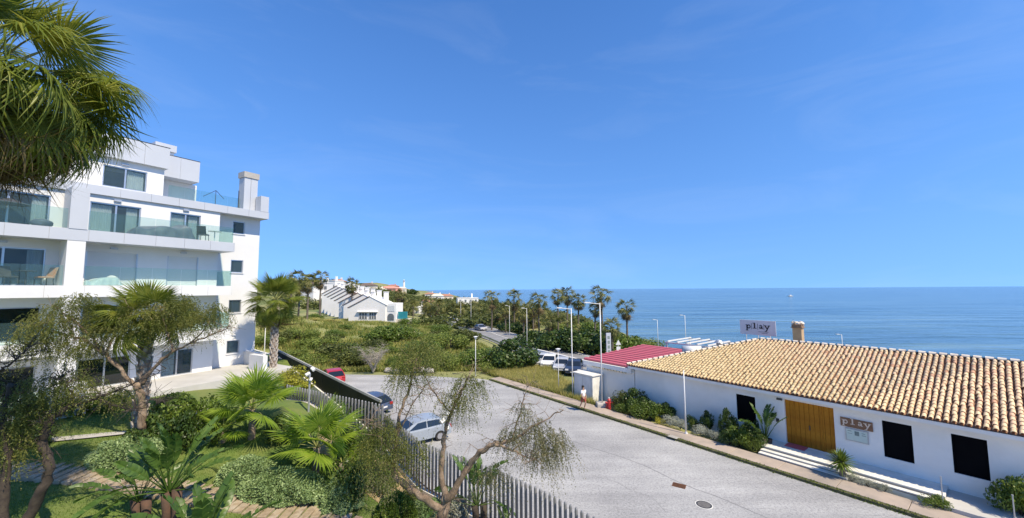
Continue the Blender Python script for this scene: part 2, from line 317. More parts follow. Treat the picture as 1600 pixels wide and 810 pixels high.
def seamat():
    m, t, b = _new('sea_water'); g = t.nodes.new('ShaderNodeNewGeometry')
    mp = t.nodes.new('ShaderNodeMapping'); mp.inputs['Scale'].default_value = (.35, 1, 1); mp.inputs['Rotation'].default_value = (0, 0, R(8)); t.links.new(g.outputs['Position'], mp.inputs[0])
    mp2 = t.nodes.new('ShaderNodeMapping'); mp2.inputs['Scale'].default_value = (.12, 1, 1); t.links.new(g.outputs['Position'], mp2.inputs[0]); big = _noise(t, mp2.outputs[0], .055, 7, .72, .6)
    col = _ramp(t, big, [(.36, (.02, .06, .09)), (.5, (.06, .125, .155)), (.64, (.14, .23, .25))]); t.links.new(col, b.inputs['Base Color'])
    b.inputs['Roughness'].default_value = .12; b.inputs['IOR'].default_value = 1.33
    h1 = _noise(t, mp.outputs[0], .09, 4, .55, .3); h2 = _noise(t, mp.outputs[0], .8, 4, .6)
    ad = t.nodes.new('ShaderNodeMath'); ad.operation = 'MULTIPLY_ADD'; t.links.new(h2, ad.inputs[0]); ad.inputs[1].default_value = .12; t.links.new(h1, ad.inputs[2])
    bp = t.nodes.new('ShaderNodeBump'); bp.inputs['Strength'].default_value = .9; bp.inputs['Distance'].default_value = 3.0
    t.links.new(ad.outputs[0], bp.inputs['Height']); t.links.new(bp.outputs[0], b.inputs['Normal']); return m
M['sea'] = seamat()
# ------------------------------------------------------------------ the setting
def graded(a, b, n0, n1, c):
    return np.unique(np.round(np.r_[a], 3))
def ground():
    xs = np.unique(np.r_[np.linspace(-6000, -600, 12), np.linspace(-600, -120, 40), np.linspace(-120, 90, 106), np.linspace(90, 400, 20), np.linspace(400, 3000, 6)])
    ys = np.unique(np.r_[np.linspace(-400, 0, 6), np.linspace(0, 140, 76), np.linspace(140, 700, 80), np.linspace(700, 6000, 40)])
    X, Y = np.meshgrid(xs, ys); Z = gz(X, Y)
    V = np.stack([X.ravel(), Y.ravel(), Z.ravel()], 1); nx = len(xs); i = np.arange(len(V)).reshape(X.shape)
    Q = np.stack([i[:-1, :-1].ravel(), i[:-1, 1:].ravel(), i[1:, 1:].ravel(), i[1:, :-1].ravel()], 1)
    tag(link('ground', qmesh('ground', V, Q, M['scrubg'], True)), kind='structure')
ground()
MB().add([(-9000, -3000, -6), (60000, -3000, -6), (60000, 59000, -6), (-30000, 59000, -6)], [(0, 1, 2, 3)]).build('sea', M['sea'])['kind'] = 'structure'
# street: the pale asphalt between the fence and the pavement
pl = [AB(40, 0), AB(-22.6, 0), AB(-24.2, -.6), AB(-25.5, -2), (-10, 43.6, 0), (-30, 45.5, 0), (-34, 36, 0), (-22, 30, 0), (-10, 18, 0), (6, 5, 0), (20, -14, 0)]
street = MB().add([(p[0], p[1], 0.0) for p in pl], [tuple(range(len(pl)-1, -1, -1))]).build('street', M['asphalt']); street['kind'] = 'structure'
def strip(pts, wd, z, name, m, parent=None):
    pts = [Vector(p) for p in pts]; V = []
    for i, p in enumerate(pts):
        d = (pts[min(i+1, len(pts)-1)]-pts[max(i-1, 0)]); n = Vector((-d.y, d.x, 0)).normalized()
        for s in (1, -1): V.append((p.x+n.x*s*wd/2, p.y+n.y*s*wd/2, (p.z if z is None else z)))
    return MB().add(V, [(2*i+1, 2*i+3, 2*i+2, 2*i) for i in range(len(pts)-1)]).build(name, m, parent)
M['tar'] = mat('tar_seam', (.16, .16, .16), (.22, .22, .22), 2, .9)
sm = [PZ(u, v, 0) for u, v in ((890, 688), (925, 700), (970, 714), (1010, 729), (1052, 750), (1085, 764), (1120, 776), (1190, 806), (1240, 828))]
strip(sm, .05, .004, 'tar_seam', M['tar'], street)
for pts in (((930, 745), (960, 752), (985, 766), (1020, 778), (1040, 800)), ((1150, 742), (1185, 748), (1215, 762), (1260, 771)), ((760, 620), (800, 640), (835, 650), (870, 668)), ((690, 612), (740, 625), (790, 628))):
    strip([PZ(u, v, 0) for u, v in pts], .022, .003, 'crack', M['tar'], street)
rs = np.random.RandomState(3)
# pavement of concrete bays with a mossy kerb of single stones
pv = thing('pavement', None, None, AB(0, 0, 0), math.atan2(E1[1], E1[0])); pv['kind'] = 'structure'
slab = MB().bev(0, 2.36, .2, 1.42, -.05, .15, .012).mesh('slab', M['pave'])
for i in range(24):
    link('slab', slab, pv, (-22.5+i*2.38, 0, rs.uniform(-.006, .006)))
st = [MB().bev(0, .98, .0, .19, -.05, .13+.004*k, .02).mesh('kerb_stone', M['kerb']) for k in range(3)]
for i in range(58):
    link('kerb_stone', st[i % 3], pv, (-22.5+i*.995, rs.uniform(-.012, .012), 0))
# moss and weeds growing on the kerb line
V = []; Q = []
for i in range(5200):
    p = AB(rs.uniform(-22, 22), rs.normal(.06, .07), 0); h = rs.uniform(.02, .09); a = rs.rand()*6.3; n = len(V); z0 = .12 if (p-AB(0, 0)).dot(Vector((*E2, 0))) > 0 else 0
    V += [(p.x-.03*math.cos(a), p.y-.03*math.sin(a), z0), (p.x+.03*math.cos(a), p.y+.03*math.sin(a), z0), (p.x+rs.normal(0, .02), p.y+rs.normal(0, .02), z0+h)]; Q.append((n, n+1, n+2))
tag(link('kerb_weeds', qmesh('kerb_weeds', V, Q, M['olive'])), 'low weeds and moss growing along the pavement kerb', 'weeds', kind='stuff')
# far edge of the street: pale stones
for i, (u, v) in enumerate(((604, 584), (616, 585), (628, 584), (641, 585), (655, 584), (668, 585))):
    c = PZ(u, v, 0); o = link('edge_stone', blob('edge_stone', M['conc'], (0, 0, .2), (.5, .35, .35), i, 8, .25), None, (c.x, c.y+.8, 0))
    tag(o, 'pale low edging stone along the far end of the street', 'stone', 'edging stones at the far end of the street')
# garden
FB = [(-24, 36), (-19, 31.8), (-7.7, 23), (-6, 19.6), (-4.15, 17.8), (-.6, 15.1), (.89, 13.7), (2.7, 11.7), (4.5, 9.5), (6.5, 6.5), (8, 3)]
def fx(y): return np.interp(y, [q[1] for q in FB][::-1], [q[0] for q in FB][::-1])
def gsheet(name, m, x0f, x1f, y0, y1, dz, nx=60, ny=70):
    ys = np.linspace(y0, y1, ny); V = []
    for y in ys:
        for k in range(nx):
            x = x0f(y)+(x1f(y)-x0f(y))*k/(nx-1); V.append((x, y))
    V = np.array(V); Z = garden(V[:, 0], V[:, 1])+dz; i = np.arange(nx*ny).reshape(ny, nx)
    Q = np.stack([i[:-1, :-1].ravel(), i[:-1, 1:].ravel(), i[1:, 1:].ravel(), i[1:, :-1].ravel()], 1)
    return link(name, qmesh(name, np.c_[V, Z], Q, m, True))
tag(gsheet('lawn', M['grass'], lambda y: -34, lambda y: fx(y)-.1, 3, 36, 0), kind='structure')
tag(gsheet('planting_bed', M['soil'], lambda y: fx(y)-4.2+.5*math.sin(y*1.7), lambda y: fx(y)-.12, 6, 19, .02, 16), kind='structure')
# retaining wall under the fence
V = []; F = []
for i, (x, y) in enumerate(FB):
    z = float(garden(x-.3, y))+.12
    V += [(x-.16, y, -.2), (x-.16, y, z), (x+.12, y, z), (x+.12, y, -.2)]
    if i: a = 4*(i-1); b = 4*i; F += [(a+k, a+(k+1) % 4, b+(k+1) % 4, b+k) for k in range(4)]
tag(MB().add(V, F).build('retaining_wall', M['lime']), 'low white retaining wall under the picket fence', 'wall')
# lawn grass blades
def blades(n, poly_fn, seed, h0, h1, wd):
    rs = np.random.RandomState(seed); p = poly_fn(rs, n); z = garden(p[:, 0], p[:, 1]); a = rs.rand(len(p))*6.283; h = rs.uniform(h0, h1, len(p))
    dx = np.cos(a)*wd; dy = np.sin(a)*wd; lx = rs.normal(0, .02, len(p)); ly = rs.normal(0, .02, len(p))
    A = np.stack([p[:, 0]-dx, p[:, 1]-dy, z-.01], 1); B = np.stack([p[:, 0]+dx, p[:, 1]+dy, z-.01], 1); T = np.stack([p[:, 0]+lx, p[:, 1]+ly, z+h], 1)
    V = np.stack([A, B, T], 1).reshape(-1, 3); return V, np.arange(len(V)).reshape(-1, 3)
V, Q = blades(110000, lambda r, n: np.stack([r.uniform(-24, -5, n), r.uniform(8.5, 19.5, n)], 1), 5, .02, .07, .012)
tag(link('lawn_grass', qmesh('lawn_grass', V, Q, M['turf'])), 'short green turf of the shaded garden lawn', 'grass', kind='stuff')
# timber plank path, board by board
path = thing('path', None, None); path['kind'] = 'structure'
cl = [GD(u, v) for u, v in ((-60, 729), (0, 733), (80, 738), (160, 746), (240, 760), (330, 776), (400, 789), (470, 803), (540, 822), (600, 850))]
dd = [0]
for i in range(1, len(cl)): dd.append(dd[-1]+(cl[i]-cl[i-1]).length)
plank = MB().bev(-.14, .14, -.62, .62, -.08, .05, .015).mesh('plank', M['wood'])
t = 0
while t < dd[-1]:
    x = np.interp(t, dd, [c.x for c in cl]); y = np.interp(t, dd, [c.y for c in cl]); x2 = np.interp(t+.3, dd, [c.x for c in cl]); y2 = np.interp(t+.3, dd, [c.y for c in cl])
    link('plank', plank, path, (x, y, float(garden(x, y))+rs.uniform(.0, .02)), (0, 0, math.atan2(y2-y, x2-x)+rs.normal(.12, .05)), (1, rs.uniform(.9, 1.08), 1)); t += .315
# upper stone path near the terrace
up_ = [GD(u, v) for u, v in ((60, 690), (130, 683), (200, 676), (270, 655), (330, 640))]
for p in up_: p.z = float(garden(p.x, p.y))+.03
strip(up_, .6, None, 'garden_path', M['conc'])['kind'] = 'structure'
# the coast road far behind, with kerb lines and edge markings
rdc = [(-60, 236), (-38, 172), (-24.5, 131), (-6, 86), (4, 57), (10, 44), (19, 30), (34, 8)]
def smooth(pts, n=60):
    pts = np.array(pts, float); d = np.r_[0, np.cumsum(np.linalg.norm(np.diff(pts, axis=0), axis=1))]; t = np.linspace(0, d[-1], n)
    x = np.interp(t, d, pts[:, 0]); y = np.interp(t, d, pts[:, 1])
    for _ in range(6): x[1:-1] = (x[:-2]+2*x[1:-1]+x[2:])/4; y[1:-1] = (y[:-2]+2*y[1:-1]+y[2:])/4
    return [Vector((a, b, max(float(gz(a+k*1.5, b)) for k in (-3, -2, -1, 0, 1, 2, 3))+.05)) for a, b in zip(x, y)]
rpt = smooth(rdc); strip([p+Vector((1.5, 0, 0)) for p in rpt], 8.5, None, 'road', M['road'])['kind'] = 'structure'
M['paint'] = mat('road_paint', (.7, .7, .68), None, 2, .7)
for off in (-2.4, 1.5, 5.4):
    strip([p+Vector((off, 0, .006)) for p in rpt], .16, None, 'road_marking', M['paint'], None)['kind'] = 'structure'
# guard rail along the road
gr = thing('guard_rail', 'long pale guard rail along the coast road', 'guard rail')
strip([p+Vector((-3.6, 0, .75)) for p in rpt], .06, None, 'rail_top', M['galv'], gr)
m = MB()
q = [p+Vector((-3.6, 0, 0)) for p in rpt]
for i in range(len(q)-1):
    a, b = q[i], q[i+1]; m.add([a+Vector((0, 0, .4)), b+Vector((0, 0, .4)), b+Vector((0, 0, .75)), a+Vector((0, 0, .75)), a+Vector((.05, 0, .4)), b+Vector((.05, 0, .4)), b+Vector((.05, 0, .75)), a+Vector((.05, 0, .75))], [(0, 1, 2, 3), (7, 6, 5, 4), (3, 2, 6, 7), (1, 0, 4, 5)])
m.build('rail', M['galv'], gr)
pm = MB().box(-.05, .05, -.05, .05, -.2, .7).mesh('post', M['galv'])
for i in range(0, len(q), 2): link('post', pm, gr, q[i])

# ------------------------------------------------------------------ fences
def along(pts, step):
    pts = np.array(pts, float); d = np.r_[0, np.cumsum(np.linalg.norm(np.diff(pts, axis=0), axis=1))]; t = np.arange(0, d[-1], step)
    return np.stack([np.interp(t, d, pts[:, 0]), np.interp(t, d, pts[:, 1])], 1)
def picket_fence(pts, step, topf, label, base):
    o = thing('picket_fence', label, 'fence', (0, 0, 0))
    pk = MB().tube([(0, 0, 0), (0, 0, .97), (0, 0, 1)], [.052, .052, .035], 10).mesh('picket', M['picket'], True)
    prev = None
    for i, (x, y) in enumerate(along(pts, step)):
        zb = base(x, y); h = topf(x, y)-zb
        link('picket', pk, o, (x, y, zb), None, (1, 1, max(h, .3)))
        prev = (x, y)
    m = MB(); q = along(pts, 1.0)
    for a, b in zip(q[:-1], q[1:]): m.tube([(a[0], a[1], base(*a)+.2), (b[0], b[1], base(*b)+.2)], .03, 6)
    m.build('bottom_rail', M['picket'], o); return o
A_ = [(-13.2, 23), (-11.4, 22), (-8.1, 20.3), (-6.4, 19.4)]
picket_fence(A_, .24, lambda x, y: 4.02-.02*(x+13), 'grey picket fence of level top stepping down the slope behind the fan palms', lambda x, y: float(garden(x, y)))
B_ = [(-7.3, 20.9)]+FB[3:-1]
picket_fence([(x-.03, y) for x, y in B_], (.22), lambda x, y: 2.72+.22*max(0, -x-4), 'grey steel picket fence between the garden and the street', lambda x, y: float(garden(x-.3, y))+.1)
# concrete coping under the sloping fence
V = []; F = []
for i, (x, y) in enumerate(A_):
    z = float(garden(x, y)); V += [(x-.12, y-.12, z-.6), (x-.12, y-.12, z+.07), (x+.12, y+.12, z+.07), (x+.12, y+.12, z-.6)]
    if i: a = 4*(i-1); b = 4*i; F += [(a+k, a+(k+1) % 4, b+(k+1) % 4, b+k) for k in range(4)]
tag(MB().add(V, F).build('fence_coping', M['conc']), 'sloping concrete coping below the stepped picket fence', 'wall')
# black panel fence
bf = thing('panel_fence', 'solid black panel fence with grey top rail beside the street', 'fence')
pa, pb = Vector((-20.5, 33, 4.75)), Vector((-7.7, 23, 3.0)); n = 7
for i in range(n):
    a = pa.lerp(pb, i/n); b = pa.lerp(pb, (i+.985)/n); d = (b-a).normalized(); nn = Vector((-d.y, d.x, 0))*.03
    MB().add([a-nn-Vector((0, 0, a.z)), b-nn-Vector((0, 0, b.z)), b-nn, a-nn, a+nn-Vector((0, 0, a.z)), b+nn-Vector((0, 0, b.z)), b+nn, a+nn], [(0, 1, 2, 3), (7, 6, 5, 4), (3, 2, 6, 7), (1, 5, 6, 2), (0, 3, 7, 4)]).build('panel', M['black'], bf)
MB().tube([pa+Vector((0, 0, .04)), pb+Vector((0, 0, .04))], .09, 4).build('top_rail', M['fend'], bf)

# ------------------------------------------------------------------ apartment building
FD = (.50386, .86378); FOx, FOy = -19.4, 26.5
def BF(s, d, z): return Vector((FOx+FD[0]*s-FD[1]*d, FOy+FD[1]*s+FD[0]*d, z))
BRZ = math.atan2(FD[1], FD[0])
ap = thing('apartment_building', 'white modern apartment block with glass balconies and grey clad penthouse', 'building', (FOx, FOy, 0), BRZ)
def wall(name, s0, s1, z0, z1, d, th, opens, m=None, parent=None):
    cs = sorted({s0, s1, *[q for o in opens for q in o[:2]]}); zs = sorted({z0, z1, *[q for o in opens for q in o[2:]]}); mb = MB()
    for za, zb in zip(zs[:-1], zs[1:]):
        run = None
        for sa, sb in zip(cs[:-1], cs[1:]):
            op = any(o[0] <= (sa+sb)/2 <= o[1] and o[2] <= (za+zb)/2 <= o[3] for o in opens)
            if not op: run = [run[0] if run else sa, sb]
            if (op or sb == cs[-1]) and run: mb.box(run[0], run[1], d, d+th, za, zb); run = None
    return mb.build(name, m or M['white'], parent or ap)
LV = [(4.07, 5.75, 6.3, 7.0), (7.0, 8.75, 9.25, 9.85), (9.85, 11.8, 12.25, 12.85), (12.85, 14.68, 15.12, 15.62)]   # floor, door head, slab bottom, slab top
doors = [(-15.8, -13), (-10.8, -8.05), (-6.6, -4.42), (-3.0, -1.35)]; BW, BY, PF = 1.5, 2.3, 1.35    # depths of back wall, bay wall, penthouse slab front
def window(s0, s1, z0, z1, d, kind='door', parent=ap, glass='pane', mull=1, curt=None):
    f = .06; mb = MB()
    mb.box(s0, s0+f, d+.06, d+.16, z0, z1).box(s1-f, s1, d+.06, d+.16, z0, z1).box(s0+f, s1-f, d+.061, d+.159, z1-f, z1).box(s0+f, s1-f, d+.061, d+.159, z0, z0+f)
    for k in range(mull): c = s0+(s1-s0)*(k+1)/(mull+1); mb.box(c-.04, c+.04, d+.062, d+.158, z0+f, z1-f)
    wn = mb.build('window', M['alu'], parent)
    for k in range(mull+1):
        a = s0+(s1-s0)*k/(mull+1)+.04; b = s0+(s1-s0)*(k+1)/(mull+1)-.04
        MB().box(a, b, d+.10, d+.115, z0+f, z1-f).build('pane', M[glass], wn)
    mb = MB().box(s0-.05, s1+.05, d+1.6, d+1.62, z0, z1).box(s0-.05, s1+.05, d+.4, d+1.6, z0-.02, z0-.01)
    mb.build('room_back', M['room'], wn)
    for (ca, cb) in (curt or []):
        V = []; Q = []; n = 28
        for k in range(n+1):
            x = ca+(cb-ca)*k/n; y = d+.26+.04*math.sin(k*1.9)
            V += [(x, y, z0+.03), (x, y, z1-.08)]
            if k: Q.append((2*k-2, 2*k, 2*k+1, 2*k-1))
        link('curtain', qmesh('curtain', V, Q, M['curtain'], True), wn)
    return wn
allop = [(a, b, l[0]+.02, l[1]) for l in LV for a, b in doors]
wall('wall', -18, -.22, 3.2, 15.12, BW, .3, allop)
smallw = [(.95, 1.78, z, z+.95) for z in (4.92, 7.9, 10.88, 13.82)]
wall('bay_wall', -.22, 2.85, 3.2, 15.12, BY, .3, smallw)
MB().box(-.5, -.221, BW+.3, BY+.3, 3.2, 15.12).box(2.55, 2.85, BY+.3, 13, 3.2, 15.12).box(-18, 2.55, 12.7, 13, 3.2, 15.12).build('side_wall', M['white'], ap)
for k, l in enumerate(LV):
    white = k < 2; top = k == 3; d0 = PF if top else 0
    MB().box(-18, 2.94 if top else .1, d0+.04, 12.6 if top else BW-.002, l[2], l[3]-.02).build('floor_slab', M['white'] if white else M['clad'], ap)
    if not top: MB().box(-.21, .1, BW, BY-.002, l[2], l[3]-.02).build('slab_end', M['white'] if white else M['clad'], ap)
    e = 2.96 if top else .1; n = 15 if top else 13; w_ = (e+18)/n
    pm = MB().box(.006, w_-.006, d0, d0+.04, l[2]-.015, l[3]).mesh('fascia_panel', M['white'] if white else M['clad'])
    for i in range(n): link('fascia_panel', pm, ap, (-18+i*w_, 0, 0))
    MB().box(e, e+.04, d0, 6 if top else BY-.004, l[2]-.015, l[3]).build('end_panel', M['white'] if white else M['clad'], ap)
# divider walls between the flats
for a, b in ((-7.61, -6.94),):
    for z0, z1, mm in ((3.6, 6.3, 'white'), (7.0, 9.25, 'white'), (9.85, 12.25, 'white'), (12.85, 15.1, 'clad')): MB().box(a, b, .02 if mm == 'white' else -.03, BW-.003 if mm == 'white' else PF-.01, z0, z1).build('divider_wall', M[mm], ap)
# balcony glass, pane by pane
def glass_row(s0, s1, d, z0, z1, n, par=ap):
    g = (s1-s0)/n
    for i in range(n):
        MB().box(s0+i*g+.008, s0+(i+1)*g-.008, d, d+.016, z0, z1).build('glass_panel', M['balc'], par)
for k in (0, 1, 2):
    z0 = LV[k+1][0]; glass_row(-6.9, .04, .06, z0+.02, z0+1.05, 5); glass_row(-17.5, -7.65, .06, z0+.02, z0+1.05, 7)
    MB().box(.03, .046, .08, BY-.02, z0+.02, z0+1.05).build('glass_panel', M['balc'], ap)
# windows and shutters
for k, l in enumerate(LV):
    for j, (a, b) in enumerate(doors):
        if k == 2 and j in (2, 3):
            sh = MB(); h = (l[1]-l[0]-.02)/16
            for i in range(16):
                z = l[0]+.02+i*h; sh.box(a+.05, b-.05, BW+.08, BW+.11+.012*(i % 2), z, z+h-.006)
            sh = sh.build('roller_shutter', M['shutter'], ap); MB().box(a, a+.05, BW+.02, BW+.14, l[0], l[1]).build('guide_rail', M['alu'], sh); MB().box(b-.05, b, BW+.02, BW+.14, l[0], l[1]).build('guide_rail', M['alu'], sh)
        else:
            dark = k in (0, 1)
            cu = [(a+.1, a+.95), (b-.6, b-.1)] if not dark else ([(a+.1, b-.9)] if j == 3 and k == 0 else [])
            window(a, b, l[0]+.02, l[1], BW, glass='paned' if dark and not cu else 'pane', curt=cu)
for (a, b, z0, z1) in smallw:
    w_ = window(a, b, z0, z1, BY, mull=0, glass='pane'); MB().box(a-.04, b+.04, BY-.06, BY+.06, z0-.06, z0-.002).build('sill', M['white'], w_)
# penthouse
PW = 3.1
wall('penthouse_wall', -18, -2.95, 15.6, 17.8, PW, .3, [(-5.84, -3.8, 16.0, 17.33), (-12, -9, 15.7, 17.33)])
window(-5.84, -3.8, 16.0, 17.33, PW, curt=[(-4.7, -3.9)]); window(-12, -9, 15.7, 17.33, PW, curt=[(-11.8, -10.8)])
MB().box(-3.25, -2.95, PW+.3, 7, 15.6, 17.8).box(-2.95, -.2, 5.6, 5.9, 15.6, 17.64).build('penthouse_side_wall', M['white'], ap)
MB().box(-18, -2.82, 2.84, 12, 17.8, 19.17).build('penthouse_roof', M['clad'], ap); MB().box(-2.8, -.59, 4.34, 11.5, 17.65, 19.12).build('penthouse_roof', M['clad'], ap)
pm = MB().box(.006, 1.258, 2.8, 2.84, 17.78, 19.2).mesh('fascia_panel', M['clad'])
for i in range(12): link('fascia_panel', pm, ap, (-18+i*1.266, 0, 0))
MB().box(-2.8, -1.7, 4.3, 4.34, 17.62, 19.16).build('fascia_panel', M['clad'], ap); MB().box(-1.69, -.55, 4.3, 4.34, 17.62, 19.16).build('fascia_panel', M['clad'], ap)
MB().box(-.59, -.55, 4.34, 11.5, 17.62, 19.16).build('fascia_panel', M['clad'], ap)
MB().box(-18, -2.8, 2.79, 2.86, 19.2, 19.25).box(-2.8, -.54, 4.29, 4.36, 19.165, 19.21).build('roof_trim', M['dkmetal'], ap)
MB().box(-2.9, -1.9, 5, 6.4, 19.1, 19.6).build('roof_vent_block', M['white'], ap); MB().box(-3.0, -1.8, 4.85, 6.5, 19.61, 20.1).build('vent_cap', M['clad'], ap)
MB().box(2.36, 2.95, PF-.01, 2.1, 15.63, 16.84).build('parapet_block', M['clad'], ap)
ch = MB().box(1.55, 2.0, 2.2, 3.0, 15.62, 18.25).box(2.02, 2.5, 2.2, 3.0, 15.62, 18.25).build('chimney', M['clad'], ap); MB().box(1.48, 2.57, 2.13, 3.07, 18.26, 18.7).build('chimney_cap', M['conc'], ch)
glass_row(-2.9, -.25, 2.4, 15.63, 16.63, 3); glass_row(-.2, 1.5, 2.6, 15.63, 16.6, 2)
tp = MB()
for a, b in (((-.5, 3.6, 16.5), (0, 2.9, 16.95)), ((0, 2.9, 16.95), (.7, 3.3, 16.5)), ((0, 2.9, 15.6), (0, 2.9, 16.95))): tp.tube([a, b], .02, 6)
tp.build('terrace_rail', M['dkmetal'], ap); MB().cyl((1.2, 2.2, 15.6), .035, 1.5, 8).build('terrace_post', M['dkmetal'], ap)
lm = MB().box(-.16, .16, -.1, 0, -.05, .05).mesh('wall_lamp', M['galv'])
for s, z in ((-5.5, 14.9), (-2.2, 14.92), (-5.5, 12.05), (-2.2, 12.05), (-9.5, 12.05)): link('wall_lamp', lm, ap, (s, BW-.01, z))
link('wall_lamp', lm, ap, (-4.9, PW-.01, 17.55))
# stains of the render under slab ends
# terrace and its low walls
MB().box(-16, 3.2, -2.6, 2.5, 2.8, 4.07).build('terrace', M['terrace'], ap)
MB().box(1.2, 1.5, -2.2, -.4, 3.6, 5.1).box(2.1, 2.35, -.4, 2.29, 3.6, 5.0).build('terrace_wall', M['white'], ap)
glass_row(-14, -7.4, -2.5, 4.08, 5.0, 4)
MB().box(-8.3, -7.1, -2.9, -2.2, 3.2, 5.15).build('terrace_wall', M['white'], ap)
# balcony furniture
def drape(name, m, L, D, H, seed):     # a cloth thrown over furniture: sagging ridge and hanging folds
    r_ = np.random.RandomState(seed); nx, ny = 40, 22; V = []; Q = []; ph = r_.rand(6)*6
    for i in range(nx):
        for j in range(ny):
            u = i/(nx-1)*2-1; v = j/(ny-1)*2-1; e = max(abs(u)**4, abs(v)**3); top = H*(.72+.2*math.sin(2.6*u+ph[0])+.12*math.sin(6*u+ph[1]+2*v))
            z = top*(1-e**2.2); f = 1+.07*e*math.sin(17*u+ph[2])*math.sin(13*v+ph[3]); V.append((u*L*f, v*D*f, max(z, .0)+.03*math.sin(9*u+5*v+ph[4])*(1-e)))
    for i in range(nx-1):
        for j in range(ny-1): a = i*ny+j; Q.append((a, a+ny, a+ny+1, a+1))
    return qmesh(name, V, Q, m, True)
tv = link('covered_furniture', drape('tarp', M['tarp'], 1.5, .5, .95, 4)); tv.location = BF(-3.6, .72, 12.87); tv.rotation_euler = (0, 0, BRZ); tag(tv, 'dark grey tarpaulin draped over balcony furniture on the third floor', 'tarpaulin')
def chair(loc, rz, label, m='wick', seatm=None):
    t = thing('balcony_chair', label, 'chair', loc, rz)
    MB().bev(-.25, .25, -.25, .25, .38, .46).build('seat', M[seatm or m], t); MB().add([(-.25, .2, .46), (.25, .2, .46), (.25, .26, .46), (-.25, .26, .46), (-.25, .34, .95), (.25, .34, .95), (.25, .39, .95), (-.25, .39, .95)], [(0, 3, 2, 1), (4, 5, 6, 7), (0, 1, 5, 4), (1, 2, 6, 5), (2, 3, 7, 6), (3, 0, 4, 7)]).build('backrest', M[seatm or m], t)
    for x in (-.22, .22):
        for y in (-.22, .22): MB().tube([(x, y, .38), (x*1.08, y*1.08, 0)], .02, 6).build('leg', M[m], t)
    return t
chair(BF(-1.5, .6, 12.87), BRZ+2.4, 'dark folding chair on the third floor balcony beside the small table', 'dkmetal')
chair(BF(-9.3, .9, 9.87), BRZ+.4, 'dark wicker chair on the left second floor balcony')
chair(BF(-8.1, 1.1, 9.87), BRZ-1.2, 'patterned orange chair on the left second floor balcony', 'wick', 'orange')
def btable(loc, label, m='pole'):
    t = thing('balcony_table', label, 'table', loc, BRZ); MB().cyl((0, 0, .7), .38, .03, 20).build('table_top', M[m], t); MB().cyl((0, 0, .02), .03, .68, 8).build('leg', M[m], t); MB().cyl((0, 0, 0), .2, .02, 16).build('base', M[m], t); return t
btable(BF(-.85, .6, 12.87), 'small round balcony table carrying a bushy plant on the third floor'); btable(BF(-8.75, .8, 9.87), 'dark round table between the chairs on the left balcony', 'wick')
lo = link('covered_lounger', drape('lounger_cover', M['shutter'], .75, .4, .55, 9)); lo.location = BF(-6.1, .7, 9.87); lo.rotation_euler = (0, 0, BRZ); tag(lo, 'pale covered lounger on the second floor balcony before the shutter', 'lounger')
po = link('round_pouf', blob('pouf', M['tarp'], (0, 0, .2), (.4, .4, .24), 2, 12, .06)); po.location = BF(-8.4, .8, 12.87); tag(po, 'round grey pouf on the left third floor balcony', 'pouf')
M['parasol'] = mat('parasol_cloth', (.05, .06, .07), None, 3, .8)
t = thing('balcony_parasol', 'dark parasol on the left third floor balcony', 'parasol', BF(-9.5, .8, 12.87)); MB().cyl((0, 0, 0), .02, 1.25, 8).build('pole', M['alu'], t); MB().cyl((0, 0, 1.0), .75, .3, 8, .03).build('canopy', M['parasol'], t); MB().cyl((0, 0, 0), .2, .06, 12).build('base', M['conc'], t)
# ------------------------------------------------------------------ restaurant
RRZ = math.atan2(E1[1], E1[0])
re_ = thing('restaurant', 'low white restaurant with hipped roof of yellow roman tiles', 'building', AB(0, 0, 0), RRZ)
WB = 3.6
def rbox(name, m, *a, par=None): return MB().box(*a).build(name, M[m], par or re_)
wops = [(9.58, 10.62, 1.1, 2.82), (7.28, 8.33, 1.05, 2.82), (.43, 1.53, 1.1, 2.72), (3.08, 5.37, .46, 2.95)]
wall('wall', -7.1, 18.6, -.1, 3.3, WB, .3, wops, M['rest_white'], re_)
MB().box(-7.1, -6.8, WB+.3, 16.9, -.1, 3.3).box(18.3, 18.6, WB+.3, 16.9, -.1, 3.3).box(-6.8, 18.3, 16.6, 16.9, -.1, 3.3).build('side_wall', M['rest_white'], re_)
MB().box(-7.45, 18.9, 3.16, WB-.002, 3.16, 3.34).build('eave_soffit', M['rest_white'], re_)
for a, b, z0, z1 in wops[:3]:
    s = rbox('shutter', 'shutblack', a+.03, b-.03, WB+.12, WB+.17, z0+.03, z1-.03)
    MB().box(a, a+.05, WB+.06, WB+.14, z0, z1).box(b-.05, b, WB+.06, WB+.14, z0, z1).box(a+.05, b-.05, WB+.061, WB+.139, z1-.05, z1).box(a+.05, b-.05, WB+.061, WB+.139, z0, z0+.05).build('frame', M['shutblack'], s)
# timber double door made of boards
a0, a1 = 3.08, 5.37
dr = rbox('door', 'door', a0, a1, WB+.2, WB+.24, .46, 2.95)
nb = 10; bw = (a1-a0)/nb; bm = MB().box(.008, bw-.008, WB+.15, WB+.2, .47, 2.94).mesh('board', M['door'])
for i in range(nb): link('board', bm, dr, (a0+i*bw, rs.uniform(-.006, .006), 0))
MB().box(3.5, 3.56, WB+.12, WB+.16, .47, 2.94).box(4.76, 4.82, WB+.12, WB+.16, .47, 2.94).build('door_stile', M['door'], dr)
MB().box(4.2, 4.24, WB+.08, WB+.15, 1.45, 1.7).build('handle', M['dkmetal'], dr)
MB().bev(3.15, 4.1, 3.0, WB+.1, .46, .49, .01).build('doormat', M['red'], re_)
